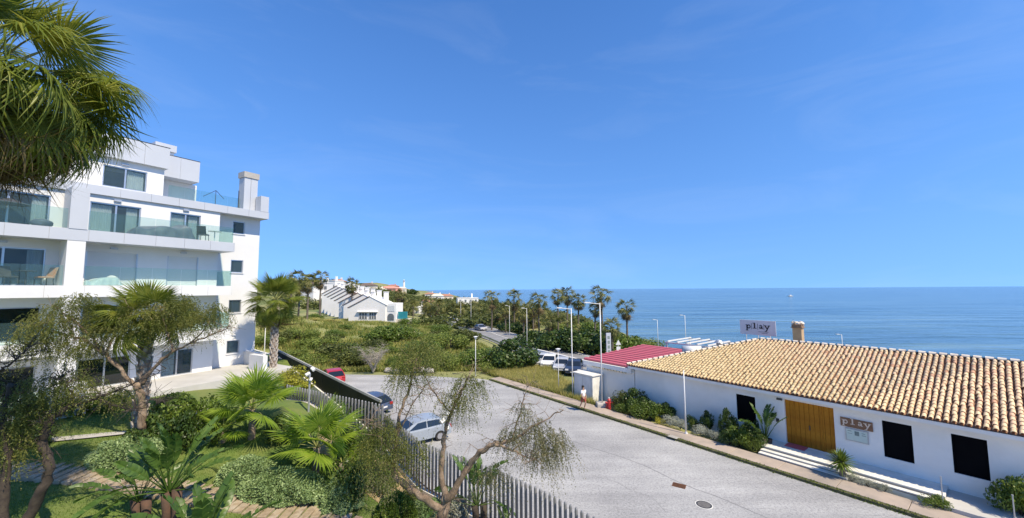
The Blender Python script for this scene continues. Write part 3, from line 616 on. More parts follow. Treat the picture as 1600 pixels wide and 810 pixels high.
# steps and raised walk
MB().box(2.35, 9.35, 2.1, WB, -.1, .45).build('landing', M['lime'], re_)
MB().box(2.35, 9.35, 1.78, 2.1, -.1, .32).build('step', M['lime'], re_); MB().box(2.35, 6.2, 1.46, 1.78, -.1, .235).build('step', M['lime'], re_)
MB().box(2.36, 9.34, 2.085, 2.099, .33, .40).box(2.36, 9.34, 1.765, 1.779, .24, .28).box(2.36, 6.19, 1.445, 1.459, .15, .2).build('step_riser', M['stepdk'], re_)
MB().box(9.36, 16, 1.44, WB, -.1, .3).build('forecourt', M['terrace'], re_)
# roof: base sheet, tiles, ridge
ze, zr, b0, b1, hh = 3.43, 5.53, 3.1, 10.24, 7.14
aL, aR = -7.51, 19.0; rL, rR = aL+hh, aR-hh; b2 = b1+hh
def rz_(b): return ze+(zr-ze)*(b-b0)/hh
dz = -.03
MB().add([(aL, b0, ze+dz), (aR, b0, ze+dz), (rR, b1, zr+dz), (rL, b1, zr+dz), (aL, b2, ze+dz), (aR, b2, ze+dz)], [(0, 1, 2, 3), (4, 3, 2, 5), (0, 3, 4), (1, 5, 2)]).build('roof', M['pan'], re_)
SL = math.hypot(hh, zr-ze); CW = .232; EX = .335; tl = .4
ARC = [(math.cos(math.pi*k/6), math.sin(math.pi*k/6)) for k in range(7)]
def tile_vf():
    V = []; F = []
    for (y, w_, h_, l_) in ((0, .088, .085, .022), (tl, .07, .07, 0.)):
        for c, s in ARC: V.append((c*w_, y, s*h_+l_+.012))
    for c, s in ARC: V.append((c*.074, 0, s*.068+.03))
    F += [(k, k+7, k+8, k+1) for k in range(6)]+[(k+14, k, k+1, k+15) for k in range(6)]
    return np.array(V), F
TV, TF = tile_vf(); tme = MB().add(TV, TF).mesh('tile', M['tile'], False)
TQ = np.array(TF)
tiles = []
pit = math.atan2(zr-ze, hh); cp, sp = math.cos(pit), math.sin(pit)
def face_tiles(origin, ea, ed, L0, xlo, xhi):       # origin eave start, ea along eave, ed up slope (plan), trapezoid bounds
    n = int(SL/EX)
    for r in range(n):
        y = r*EX-.03; lo = xlo(y*cp); hi = xhi(y*cp); c = math.ceil(lo/CW)
        while c*CW <= hi:
            tiles.append((origin, ea, ed, c*CW, y)); c += 1
face_tiles((0, b0, ze), (1, 0), (0, 1), 0, lambda d: aL+d+.05, lambda d: aR-d-.05)
left_start = len(tiles)
face_tiles((aL, b1, ze), (0, -1), (1, 0), 0, lambda d: -hh+d+.05, lambda d: hh-d-.05)
rsT = np.random.RandomState(8)
def place(t):
    (ox, oy, oz), ea, ed, c, y = t
    j = rsT.normal(0, .011, 3); j[0] += .02*math.sin(c*.9+y*.7)*math.sin(c*.31)
    Mx = Matrix(((ea[0], ed[0]*cp, -ed[0]*sp, ox+ea[0]*(c+j[0])+ed[0]*cp*y), (ea[1], ed[1]*cp, -ed[1]*sp, oy+ea[1]*(c+j[0])+ed[1]*cp*y), (0, sp, cp, oz+sp*y+abs(j[2])*.6), (0, 0, 0, 1)))
    return Mx @ Matrix.Rotation(rsT.normal(0, .02), 4, 'Z')
cand = []
for i, t in enumerate(tiles):
    Mx = place(t); p = Mx.translation; wp = AB(p.x, p.y, p.z)
    q = np.array(wp)-np.array([0, 0, CAMZ]); k = q@fw; u = 800+FPX*(q@rt)/k if k > 0 else 9999
    cand.append((k if (i < left_start and u < 1605) else 999, i, Mx))
cand.sort(key=lambda c: c[0]); V = []; Q = []
for n_, (k, i, Mx) in enumerate(cand):
    if n_ < 300:
        o = link('tile', tme, re_); o.matrix_local = Mx
    else:
        A3 = np.array(Mx); V.append(TV@A3[:3, :3].T+A3[:3, 3]); Q.append(TQ+len(TV)*(len(V)-1))
o = link('farther_tiles', qmesh('farther_tiles', np.concatenate(V), np.concatenate(Q), M['tile']), re_); o['kind'] = 'stuff'
# ridge and hip tiles: light caps with dark mortar gaps
M['ridgew'] = mat('ridge_cap', (.74, .68, .58), (.6, .5, .4), 4, .85)
rv = []
def caps(p, q, name='ridge_tile'):
    p = Vector(p); q = Vector(q); d = (q-p); n = int(d.length/.42); d.normalize()
    mbg = MB().tube([p+Vector((0, 0, .02)), q+Vector((0, 0, .02))], .085, 6); mbg.build('ridge_mortar', M['dkmetal'], re_)
    cm = MB(); sd = d.cross(Vector((0, 0, 1))).normalized(); upv = sd.cross(d)
    V = []; F = []
    for (t, r) in ((0, .13), (.3, .115)):
        for c, s in ARC: V.append(d*t+sd*c*r+upv*(s*r*.95))
    me = cm.add(V, [(k, k+1, k+8, k+7) for k in range(6)]).mesh(name, M['ridgew'])
    for i in range(n): link(name, me, re_, p+d*(i*.42+.05)+Vector((0, 0, .05)))
caps((rL, b1, zr), (rR, b1, zr)); caps((aL, b0, ze), (rL, b1, zr), 'hip_tile'); caps((aR, b0, ze), (rR, b1, zr), 'hip_tile')
# brick chimney with planted top
M['chimr'] = mat('ochre_render', (.52, .38, .22), (.42, .3, .17), 2, .9, .4, 20)
cb = MB().box(1.65, 2.2, 10.6, 11.15, 4.9, 6.55).build('chimney', M['chimr'], re_)
MB().box(1.58, 2.27, 10.53, 11.22, 6.551, 6.62).build('chimney_band', M['brickc'], cb); MB().box(1.62, 2.23, 10.57, 11.18, 6.621, 6.8).build('chimney_head', M['brickc'], cb)
for k in range(7):
    a = k*.9; MB().box(-.12, .12, -.08, .08, 0, .09).build('chimney_tile', M['ridgew'], cb, loc=(1.925+.27*math.cos(a), 10.87+.27*math.sin(a), 6.86+.05*(k % 2)), rot=(.4, .5*math.cos(a), a))
# red sheet roofed annex
MB().box(-12.2, -7.2, WB+.05, WB+.3, -.1, 3.0).box(-12.2, -11.9, WB+.3, 12, -.1, 3.0).build('annex_wall', M['rest_white'], re_)
MB().box(-12.3, -7.3, WB-.25, WB+.06, 2.75, 3.1).build('annex_fascia', M['rest_white'], re_)
M['reddk'] = mat('dark_red_sheet', (.15, .02, .03), (.2, .03, .04), .8, .7)
an = MB().add([(-12.4, WB-.1, 3.12), (-5, WB-.1, 3.12), (-5, 13, 3.5), (-12.4, 13, 3.5)], [(0, 1, 2, 3)]).build('annex_roof', M['reddk'], re_)
rb = MB().add([(-12.42, 0, .02), (-4.98, 0, .02), (-4.98, .42, .05), (-12.42, .42, .05), (-12.42, .04, .15), (-4.98, .04, .15), (-4.98, .38, .19), (-12.42, .38, .19)], [(0, 3, 2, 1), (4, 5, 6, 7), (0, 1, 5, 4), (1, 2, 6, 5), (2, 3, 7, 6), (3, 0, 4, 7)]).mesh('roof_strip', M['red'])
for i in range(13): link('roof_strip', rb, an, (0, WB-.08+i*.73, 3.12+(i*.73)*.0401))
for i in range(12):
    o = link('pent_tile', tme, re_, (-11.2+i*.3, WB-.28, 2.62)); o.rotation_euler = (.35, 0, 0); o.scale = (1.2, .8, 1.1)
tk = MB().tube([(-5.6, 8.3, 4.25), (-4.3, 8.9, 4.3)], .42, 18).build('water_tank', M['pole'], re_, True); MB().tube([(-5.63, 8.286, 4.249), (-5.6, 8.3, 4.25)], .36, 18).build('tank_end', M['dkmetal'], tk)
MB().cyl((-3.2, 9.6, 4.3), .2, .75, 12).cyl((-3.2, 9.6, 5.05), .36, .2, 12, .2).build('roof_vent', M['galv'], re_)
for k in range(6): MB().box(-10+k*1.0, -9.88+k*1.0, 13.4, 18, 4.1, 4.22).build('pergola_beam', M['pole'], re_)
MB().box(-10.2, -4.6, 13.3, 13.42, 3.97, 4.09).build('pergola_rail', M['pole'], re_); MB().box(-10.2, -4.6, 17.9, 18.02, 3.97, 4.09).build('pergola_rail', M['pole'], re_)
for a in (-10.1, -4.8):
    for b in (13.3, 17.9): MB().box(a, a+.12, b, b+.12, -1.5, 3.96).build('pergola_post', M['pole'], re_)
# ------------------------------------------------------------------ lettering (drawn strokes with slab serifs)
def letters(word, h, m, parent, x, z, y, pitch, bars=False, th=.02):
    def ring(mb, cx, cz, ro, ri, a0=0, a1=2*math.pi, n=20):
        V = []; F = []
        for k in range(n+1):
            a = a0+(a1-a0)*k/n
            for r in (ro, ri): V += [(cx+r*math.cos(a)*.85, y, cz+r*math.sin(a)), (cx+r*math.cos(a)*.85, y-th, cz+r*math.sin(a))]
            if k: b = 4*(k-1); c = 4*k; F += [(b+1, c+1, c+3, b+3), (b, b+1, c+1, c)[::-1], (b+2, c+2, c+3, b+3)[::-1]]
        mb.add(V, F)
    for i, chh in enumerate(word):
        mb = MB(); q = h; cx = x+i*pitch
        def bar(xa, xb, za, zb, s=[0]): s[0] += 1; mb.box(cx+xa*q, cx+xb*q, y-th-.001*(s[0] % 4), y, z+za*q, z+zb*q)
        if chh == 'p': bar(-.32, -.16, -.35, .52); bar(-.44, -.06, -.42, -.34); bar(-.44, -.2, .44, .52); ring(mb, cx+.02*q, z+.22*q, .32*q, .17*q)
        if chh == 'l': bar(-.09, .09, 0, .85); bar(-.26, .26, -.05, .05); bar(-.26, -.05, .76, .85)
        if chh == 'a': ring(mb, cx-.06*q, z+.13*q, .19*q, .08*q); bar(.1, .24, -.04, .36); bar(.12, .34, -.05, .03); ring(mb, cx+.0*q, z+.34*q, .24*q, .12*q, 0, 2.7, 12)
        if chh == 'y':
            mb.add([(cx-.36*q, y-th, z+.5*q), (cx-.16*q, y-th, z+.5*q), (cx+.08*q, y-th, z), (cx-.06*q, y-th, z-.05*q)], [(0, 3, 2, 1)]); mb.add([(cx+.2*q, y-th-.002, z+.5*q), (cx+.36*q, y-th-.002, z+.5*q), (cx-.06*q, y-th-.002, z-.4*q), (cx-.22*q, y-th-.002, z-.4*q)], [(0, 3, 2, 1)])
            bar(-.46, -.06, .46, .54); bar(.1, .46, .46, .54); bar(-.34, -.1, -.43, -.35)
        mb.build('letter', m, parent)
        if bars and i < 3: MB().box(cx+pitch/2-.008, cx+pitch/2+.008, y-th, y, z-.2*h, z+.75*h).build('letter_bar', m, parent)
bb = thing('billboard', 'pale billboard on thin poles above the tiled roof reading play', 'sign', AB(0, 0, 0), RRZ)
for k, (a, b) in enumerate(((-2.18, -1.76), (-1.755, -.88), (-.875, -.06), (-.055, .38))): MB().box(a, b, 11.24, 11.28, 5.74, 6.9).build('panel', M['signw'], bb)
for a in (-1.76, -.88, -.06): MB().cyl((a, 11.32, 4.6), .03, 2.3, 8).build('pole', M['pole'], bb)
letters('play', .5, M['ink'], bb, -1.53, 6.27, 11.238, .44, True)
for i in range(12): MB().box(-.83+i*.06, -.83+i*.06+.04, 11.225, 11.239, 6.0, 6.03).build('print_mark', M['ink'], bb)
for i in range(7): MB().box(-.6+i*.06, -.6+i*.06+.04, 11.225, 11.239, 5.89, 5.92).build('print_mark', M['ink'], bb)
sg = thing('wall_sign', 'brown wooden sign with cream letters reading play on the restaurant wall', 'sign', AB(0, 0, 0), RRZ)
MB().box(5.65, 6.93, WB-.06, WB-.003, 2.15, 2.6).build('board', M['signb'], sg); letters('play', .34, M['letter'], sg, 5.86, 2.33, WB-.06, .29)
mn = thing('menu_board', 'pale green glazed menu board under the wooden wall sign', 'notice board', AB(0, 0, 0), RRZ)
MB().box(5.82, 6.74, WB-.05, WB-.004, 1.46, 2.09).build('frame', M['galv'], mn); MB().box(5.87, 6.69, WB-.056, WB-.051, 1.51, 2.04).build('panel', M['menu'], mn)
for (a, b, z0, z1) in ((6.2, 6.38, 1.78, 2.0), (5.92, 6.08, 1.95, 1.98), (5.92, 6.1, 1.83, 1.85), (6.48, 6.62, 1.93, 1.96), (6.48, 6.64, 1.83, 1.86)):
    MB().box(a, b, WB-.06, WB-.0565, z0, z1).build('notice', M['inkg'], mn)
# entrance intercom box and eave lamp
tag(MB().box(2.62, 2.78, WB-.05, WB-.002, 1.55, 1.75).build('meter_box', M['dkmetal'], None, loc=AB(0, 0, 0), rot=(0, 0, RRZ)), 'small dark box on the wall beside the timber door', 'wall box')
tag(MB().box(2.72, 3.0, WB-.1, WB-.002, 2.86, 2.96).build('wall_lamp', M['dkmetal'], None, loc=AB(0, 0, 0), rot=(0, 0, RRZ)), 'small dark lamp under the eave left of the timber door', 'lamp')
# utility cabinet
uc = thing('utility_cabinet', 'tall white utility cabinet against the annex wall', 'cabinet', AB(0, 0, 0), RRZ)
MB().bev(-12.4, -10.3, 2.2, 3.5, -.05, 2.15, .03).build('body', M['lime'], uc); MB().box(-12.5, -10.2, 2.1, 3.6, 2.151, 2.22).build('cap', M['lime'], uc)
MB().box(-12.25, -11.4, 2.17, 2.199, .1, 2.0).build('door_leaf', M['pole'], uc); MB().box(-11.36, -10.5, 2.17, 2.199, .1, 2.0).build('door_leaf', M['pole'], uc); MB().box(-11.46, -11.42, 2.13, 2.17, .9, 1.2).build('handle', M['dkmetal'], uc)
wa, wb_ = PZ(832, 552, .0), PZ(918, 574, .0); wd_ = wb_-wa
ow = MB().bev(0, wd_.length, -.12, .12, -.4, .75, .02).build('boundary_wall', M['rest_white'], None, loc=(wa.x, wa.y, 0), rot=(0, 0, math.atan2(wd_.y, wd_.x))); tag(ow, 'low white wall behind the row of parked cars', 'wall')
# ------------------------------------------------------------------ street furniture
def lamp(loc, h, label, arm=None, r=.06, head=True, base=False, m='pole', az=0):
    t = thing('lamp_post', label, 'lamp post', loc, az)
    MB().tube([(0, 0, 0), (0, 0, h*.5), (0, 0, h)], [r, r*.85, r*.65], 10).build('pole', M[m], t, True)
    MB().cyl((0, 0, 0), r*2, .12, 12, r*1.4).build('base_plate', M[m], t)
    if arm:
        MB().tube([(0, 0, h-.08), (-arm*.5, 0, h-.04), (-arm, 0, h)], r*.5, 8).build('arm', M[m], t)
        MB().add([(-arm-.4, -.09, h), (-arm, -.05, h), (-arm, .06, h), (-arm-.55, .12, h), (-arm-.5, -.1, h+.1), (-arm, -.05, h+.08), (-arm, .05, h+.08), (-arm-.5, .1, h+.1)], [(0, 3, 2, 1), (4, 5, 6, 7), (0, 1, 5, 4), (1, 2, 6, 5), (2, 3, 7, 6), (3, 0, 4, 7)]).build('lamp_head', M[m], t)
    elif head:
        MB().cyl((0, 0, h), .1, .22, 12, .16).build('lamp_glass', M['lampglass'], t); MB().cyl((0, 0, h+.22), .26, .06, 14, .1).build('lamp_cap', M['pole'], t)
    if base: MB().bev(-.45, .45, -.4, .4, -.02, .3, .04).build('concrete_base', M['conc'], t)
    return t
p = AB(-8.88, 1.67, .15); lamp(p, 8.2, 'tall white lamp post on a concrete block in front of the annex', .8, .058, base=True)
p = AB(-12.3, 1.9, .1); lamp(p, 7.7, 'tall white lamp post left of the utility cabinet', .8, .058)
p = AB(-1.75, 1.25, .15); lamp(p, 4.0, 'slim white lamp post standing on the pavement before the restaurant', None, .05, head=False)
p = PZ(743, 588, .15); lamp(p, 4.0, 'short white street lamp at the far corner of the pavement', None, .05)
p = P(873, 612, 36.5); p.z = .1; lamp(p, 3.6, 'short white street lamp in the grass strip left of the tall posts', None, .04, head=True)
for (u, v, Y, h, lb) in ((1027, 500, 72, 7, 'left one of two pale lamp posts standing against the sea'), (1070, 493, 64, 7.5, 'right one of two pale lamp posts against the sea left of the billboard'), (1315, 523, 60, 7, 'pale lamp top just above the roof ridge right of the chimney'),
        (720, 470, 118, 8, 'tall lamp post on the coast road nearest the palm grove'), (700, 505, 112, 4, 'short post lamp beside the coast road'), (736, 468, 105, 8.5, 'tall double height lamp post in the middle of the coast road'), (823, 482, 62, 8, 'lamp post rising among the seaside palms'), (796, 478, 78, 8, 'lamp post left of the dark clipped hedge')):
    p = P(u, v, Y); lamp((p.x, p.y, p.z-h), h, lb, .35 if h > 6 else None, .05)
# pylon sign and road sign by the trees
p = P(951, 545, 46); py = thing('pylon_sign', 'narrow grey vertical sign board behind the red annex roof', 'sign', (p.x, p.y, -.1), .3)
MB().box(-.3, .3, -.06, .06, 1.2, 4.4).build('panel', M['clad'], py); MB().cyl((-.22, 0, 0), .05, 1.6, 8).build('post', M['pole'], py); MB().cyl((.22, 0, 0), .05, 1.6, 8).build('post', M['pole'], py)
for k in range(5): MB().box(-.14, .14, -.075, -.061, 1.5+k*.55, 1.85+k*.55).build('print_mark', M['inkg'], py)
p = P(966, 545, 46); rsn = thing('road_sign', 'white triangular road sign on a thin post beside the vertical board', 'road sign', (p.x, p.y, -.1), .2)
MB().cyl((0, 0, 0), .04, 3.4, 8).build('post', M['pole'], rsn); MB().prism([(-.35, 3.0), (.35, 3.0), (0, 3.6)], -.07, -.05).build('plate', M['plate'], rsn); MB().box(-.25, .25, -.07, -.05, 2.3, 2.8).build('lower_plate', M['plate'], rsn)
# manhole, drain, hydrant, hatch
M['iron'] = mat('cast_iron', (.1, .095, .09), (.16, .15, .14), 9, .7, .5, 60)
c = PZ(1100, 789, 0); mh = thing('manhole_cover', 'round iron manhole cover with pale ring in the street', 'manhole cover', (c.x, c.y, 0))
MB().cyl((0, 0, .002), .36, .006, 32).build('ring', M['lime'], mh); MB().cyl((0, 0, .004), .32, .008, 32).build('groove', M['dkmetal'], mh); MB().cyl((0, 0, .006), .26, .009, 32).build('lid', M['iron'], mh)
c = PZ(1061, 759, 0); dg = thing('drain_grate', 'rusty rectangular drain grate beside the tar seam', 'drain', (c.x, c.y, 0), -.55)
MB().box(-.3, .3, -.22, .22, 0, .006).build('frame', M['rust'], dg)
bm = MB().box(-.26, .26, -.018, .018, .006, .02).mesh('bar', M['rust'])
for k in range(6): link('bar', bm, dg, (0, -.17+k*.068, 0))
c = PZ(1052, 683, .15); tag(MB().bev(-.3, .3, -.18, .18, .15, .165, .005).build('pavement_hatch', M['conc'], None, loc=(c.x, c.y, 0), rot=(0, 0, RRZ)), 'pale square hatch set in the pavement beside the slim lamp post', 'hatch')
c = PZ(952, 640, .1); hy = thing('fire_hydrant', 'small red hydrant beside the concrete lamp base', 'hydrant', (c.x, c.y, .12))
MB().cyl((0, 0, 0), .13, .7, 12, .12).cyl((0, 0, .7), .15, .12, 12, .06).build('body', M['redp'], hy); MB().tube([(-.3, 0, .5), (.3, 0, .5)], .08, 10).build('outlet', M['redp'], hy); MB().cyl((0, 0, .82), .06, .08, 8).build('cap', M['plate'], hy); MB().tube([(-.25, .1, 0), (-.1, 0, .5)], .04, 6).build('brace', M['redp'], hy)
# spotlights / cameras on posts in the garden
def floodlight(p, label, h, zb):
    t = thing('floodlight_post', label, 'floodlight', (p.x, p.y, zb)); MB().cyl((0, 0, 0), .05, h, 8).build('post', M['galv'], t)
    for dx, ry in ((-.1, .5), (.16, -.5)):
        MB().bev(-.08, .08, -.12, .12, -.05, .07, .02).build('lamp_head', M['lampglass'], t, loc=(dx, 0, h+.1+dx), rot=(.5, ry, dx*5))
    MB().bev(-.06, .06, -.1, .1, -.04, .04, .02).build('lamp_head', M['lampglass'], t, loc=(.1, -.05, h-.25), rot=(.6, .2, .3))
p = P(484, 585, 20.5); floodlight(p, 'white twin floodlight on a post beside the picket fence', p.z-2.6, 2.6)
p = P(696, 658, 16.2); floodlight(Vector((p.x, p.y, 0)), 'small white floodlight on a dark post by the street fence', p.z-.9, .9)
p = P(415, 507, 33); lamp((p.x, p.y, 2.5), p.z-2.5, 'small garden lamp beside the black panel fence', None, .04)
# ------------------------------------------------------------------ palms
def fan_vf(seed, pet, Rr, nseg, spread, droop, fold, tilt, rows=(.04, .3, .55, .8), sag=.12, sjit=.12, lift=.55):
    r_ = np.random.RandomState(seed); V = []; F = []
    def pc(x): return np.array([x, 0, -sag*(x/pet)**2*pet]) if pet > 0 else np.zeros(3)
    pw = .022
    for i in range(4):
        c = pc(pet*i/3); w_ = pw*(1.3-.25*i)
        V += [c+(0, -w_, 0), c+(0, 0, w_*.7), c+(0, w_, 0), c+(0, 0, -w_*.5)]
        if i: b = 4*i; F += [(b-4+k, b-4+(k+1) % 4, b+(k+1) % 4, b+k) for k in range(4)]
    npf = len(F); H = pc(pet); ct, st_ = math.cos(tilt), math.sin(tilt); dth = 2*spread/nseg
    for i in range(nseg):
        th = -spread+(i+.5)*dth+r_.normal(0, dth*.12); L = Rr*(.72+.28*math.cos(th*.8))*(1+r_.normal(0, .05)); dr = droop*(1+r_.normal(0, sjit*2)); n = len(V); pr = []
        tw = r_.normal(0, .25)
        for q in (*rows, 1.0):
            r = q*L; hw = r*dth*.5 if q <= .56 else .55*L*dth*.5*max(0, (1-q)/.45)
            z = -dr*Rr*max(0, q-.35)**2*1.6-fold*abs(math.sin(th))*r*.6
            bend = max(0, q-.5)
            c0 = np.array([r*math.cos(th), r*math.sin(th), z]); sd = np.array([-math.sin(th), math.cos(th), tw*bend])
            rows_ = [c0-sd*hw, c0+np.array([0, 0, hw*lift]), c0+sd*hw] if q < 1 else [c0]
            for p in rows_: V.append(H+np.array([p[0]*ct+p[2]*st_, p[1], -p[0]*st_+p[2]*ct]))
        m = len(rows)
        for k in range(m-1): b = n+3*k; F += [(b, b+3, b+4, b+1), (b+1, b+4, b+5, b+2)]
        b = n+3*(m-1); F += [(b, b+3, b+1), (b+1, b+3, b+2)]
    return V, F, npf
def fan_mesh(name, leaf, petm, *a, **k):
    V, F, npf = fan_vf(*a, **k); me = bpy.data.meshes.new(name); me.from_pydata([tuple(v) for v in V], [], F); me.materials.append(leaf); me.materials.append(petm)
    mi = np.zeros(len(F), np.int32); mi[:npf] = 1; me.polygons.foreach_set('material_index', mi); me.update(); return me
def dirmat(d, roll=0, p=(0, 0, 0), s=1):
    x = Vector(d).normalized(); y = Vector((0, 0, 1)).cross(x)
    if y.length < 1e-3: y = Vector((0, 1, 0))
    y.normalize(); z = x.cross(y); m = Matrix((x, y, z)).transposed().to_4x4()
    return Matrix.Translation(p) @ m @ Matrix.Rotation(roll, 4, 'X') @ Matrix.Scale(s, 4)
FR = {'bup': [fan_mesh('frond', M['fan'], M['pet'], 60+i, 1.25, 1.0, 58, 2.3, .35, .3, .25, sag=.12, sjit=.25) for i in range(3)],
      'bmid': [fan_mesh('frond', M['fan'], M['pet'], 63+i, 1.35, 1.0, 58, 2.4, .75, .4, .6, sag=.22, sjit=.25) for i in range(3)],
      'blow': [fan_mesh('frond', M['fan'], M['pet'], 66+i, 1.3, 1.0, 58, 2.3, 1.15, .6, .9, sag=.32, sjit=.25) for i in range(3)],
      'bdead': [fan_mesh('dead_frond', M['dead'], M['dead'], 69+i, .95, 1.1, 40, .8, .5, .6, .1, sag=.15, sjit=.6) for i in range(3)],
      'up': [fan_mesh('frond', M['fan'], M['pet'], i, 1.0, 1.1, 32, 2.0, .12, .3, .12) for i in range(3)],
      'mid': [fan_mesh('frond', M['fan'], M['pet'], 10+i, 1.1, 1.1, 32, 2.0, .35, .4, .3, sag=.15) for i in range(3)],
      'low': [fan_mesh('frond', M['fan'], M['pet'], 20+i, 1.1, 1.2, 34, 2.1, 1.0, .5, .8, sag=.3) for i in range(3)],
      'dead': [fan_mesh('dead_frond', M['dead'], M['dead'], 30+i, .9, 1.0, 26, 1.5, 1.2, 1.0, .5, sag=.3, sjit=.4) for i in range(3)],
      'young': [fan_mesh('frond', M['fany'], M['pet'], 40+i, .75, .95, 38, 2.2, .16, .22, .25, sag=.1) for i in range(3)]}
def palm_trunk(m, pts, r0, r1, seed, n=14):
    r_ = np.random.RandomState(seed); pts = [Vector(p) for p in pts]; P2 = []; rad = []; L = sum((b-a).length for a, b in zip(pts[:-1], pts[1:])); k = max(8, int(L/.12))
    d = [0]
    for a, b in zip(pts[:-1], pts[1:]): d.append(d[-1]+(b-a).length)
    for i in range(k+1):
        t = d[-1]*i/k; P2.append(Vector([np.interp(t, d, [p[j] for p in pts]) for j in range(3)])); rad.append((r0+(r1-r0)*i/k)*(1+.05*((i % 2)*2-1)+r_.normal(0, .02)))
    return m.tube(P2, rad, n)
def boots(P0, P1, r, n, seed):   # old leaf bases spiralling round a trunk, one mesh
    r_ = np.random.RandomState(seed); m = MB(); P0 = Vector(P0); P1 = Vector(P1)
    for i in range(n):
        a = i*2.4; c = P0.lerp(P1, i/n); o = Vector((math.cos(a), math.sin(a), 0)); s = Vector((-o.y, o.x, 0)); wd = r*.42*r_.uniform(.8, 1.2); h = r*1.1
        b = c+o*r*.93; t = c+o*r*(1.12+.1*r_.rand())+Vector((0, 0, h))
        m.add([b-s*wd, b+s*wd, t+s*wd*.45, t-s*wd*.45, b+o*.05-s*wd*.9-Vector((0, 0, .03)), b+o*.05+s*wd*.9-Vector((0, 0, .03)), t+o*.06+s*wd*.4, t+o*.06-s*wd*.4], [(0, 1, 2, 3), (4, 7, 6, 5), (3, 2, 6, 7), (0, 3, 7, 4), (1, 5, 6, 2)])
    return m
def near_palm(name, label, base, crown, scale, counts, seed, r=(.2, .16), boot=0, cat='palm tree', lean=None, azr=None, uplo=.9):
    t = thing(name, label, cat, base); r_ = np.random.RandomState(seed); c = Vector(crown)-Vector(base)
    m = MB(); palm_trunk(m, [(0, 0, -.2), c*.5+Vector(lean or (0, 0, 0)), c], r[0], r[1], seed); m.build('trunk', M['ptrunk'], t, True)
    if boot: boots(c*.02, c*.97, r[1]*1.02, boot, seed).build('leaf_bases', M['boot'], t)
    ga = r_.rand()*6
    for kind, n, el0, el1 in counts:
        for i in range(n):
            el = R(el0+(el1-el0)*(i+.5)/n+r_.normal(0, 6)); ga += 2.399; az = ga+r_.normal(0, .25)
            if azr: az = azr[0]+(ga % 6.283)/6.283*(azr[1]-azr[0])
            d = Vector((math.cos(az)*math.cos(el), math.sin(az)*math.cos(el), math.sin(el)))
            me = FR[kind][r_.randint(3)]; o = link(me.name.split('.')[0], me, t)
            o.matrix_local = dirmat(d, r_.normal(0, .35), c+d*r[1]*.6+Vector((0, 0, -.35 if kind == 'dead' else 0)), scale*r_.uniform(.88, 1.1))
    return t
# big palm leaning in at the top left
cr = P(-24, 120, 8.0); near_palm('fan_palm', 'huge shaggy fan palm crown filling the upper left corner', (cr.x-.3, cr.y, 2.6), cr, 1.12,
    [('bup', 14, 80, 40), ('bmid', 32, 45, 0), ('blow', 32, 10, -34), ('bdead', 64, -30, -88)], 3, (.24, .2))
cr = P(232, 497, 17); near_palm('fan_palm', 'fan palm with spiky crown rising in front of the white apartment block', (cr.x-.1, 17, 3.2), cr, .86, [('up', 13, 80, 30), ('mid', 9, 30, 0), ('low', 5, 0, -30)], 5, (.24, .2), 70)
cr = P(431, 470, 28); near_palm('fan_palm', 'fan palm with pale scaly trunk at the right corner of the apartment block', (cr.x, 28, 2.5), cr, 1.0, [('up', 15, 82, 30), ('mid', 13, 28, -8), ('low', 6, -10, -45), ('dead', 3, -65, -85)], 8, (.22, .19), 120)
def fanshrub(u, v, off, s, label, seed, n=16):
    z = 3.0
    for _ in range(40): q = PZ(u, v, z); z = .5*z+.5*(float(garden(q.x, q.y))+off)
    cr = PZ(u, v, z); zb = float(garden(cr.x, cr.y)); near_palm('dwarf_fan_palm', label, (cr.x, cr.y, zb), cr, s, [('young', n, 80, 6)], seed, (.16, .13))
fanshrub(395, 640, 1.25, 1.3, 'bright young fan palm beside the terrace, the left of the pair', 12, 15); fanshrub(495, 700, 1.2, 1.22, 'bright young fan palm in front of the stepped picket fence', 13, 17); fanshrub(348, 672, .5, .75, 'small yellowish fan palm low in front of the left young palm', 14, 9); fanshrub(535, 725, .5, .65, 'small fan palm low at the foot of the larger young palm', 15, 8)
# far palms: one crown mesh per variant
def far_crown(seed, n=26, Rr=1.5, skirt=18):
    r_ = np.random.RandomState(seed); VV = []; FF = []; off = 0; mi = []
    for kind, cnt, e0, e1 in (('g', n, 78, -30), ('d', skirt, -35, -80)):
        for i in range(cnt):
            el = R(e0+(e1-e0)*(i+.5)/cnt+r_.normal(0, 7)); az = i*2.4+r_.normal(0, .3)
            V, F, _ = fan_vf(r_.randint(9999), .95 if kind == 'g' else .7, .95, 13, 1.45 if kind == 'g' else 1.0, .75 if el < .3 else .3, .4, .4, rows=(.06, .5), sag=.22, sjit=.35)
            Mx = np.array(dirmat((math.cos(az)*math.cos(el), math.sin(az)*math.cos(el), math.sin(el)), r_.normal(0, .4), (0, 0, -.5 if kind == 'd' else 0), Rr/1.5*r_.uniform(.85, 1.1)))
            V = np.array(V)@Mx[:3, :3].T+Mx[:3, 3]; VV.append(V); FF += [tuple(k+off for k in f) for f in F]; off += len(V); mi += [0 if kind == 'g' else 1]*len(F)
    me = bpy.data.meshes.new('crown'); me.from_pydata(np.concatenate(VV).tolist(), [], FF); me.materials.append(M['farpalm']); me.materials.append(M['fardead']); me.polygons.foreach_set('material_index', np.array(mi, np.int32)); me.update(); return me
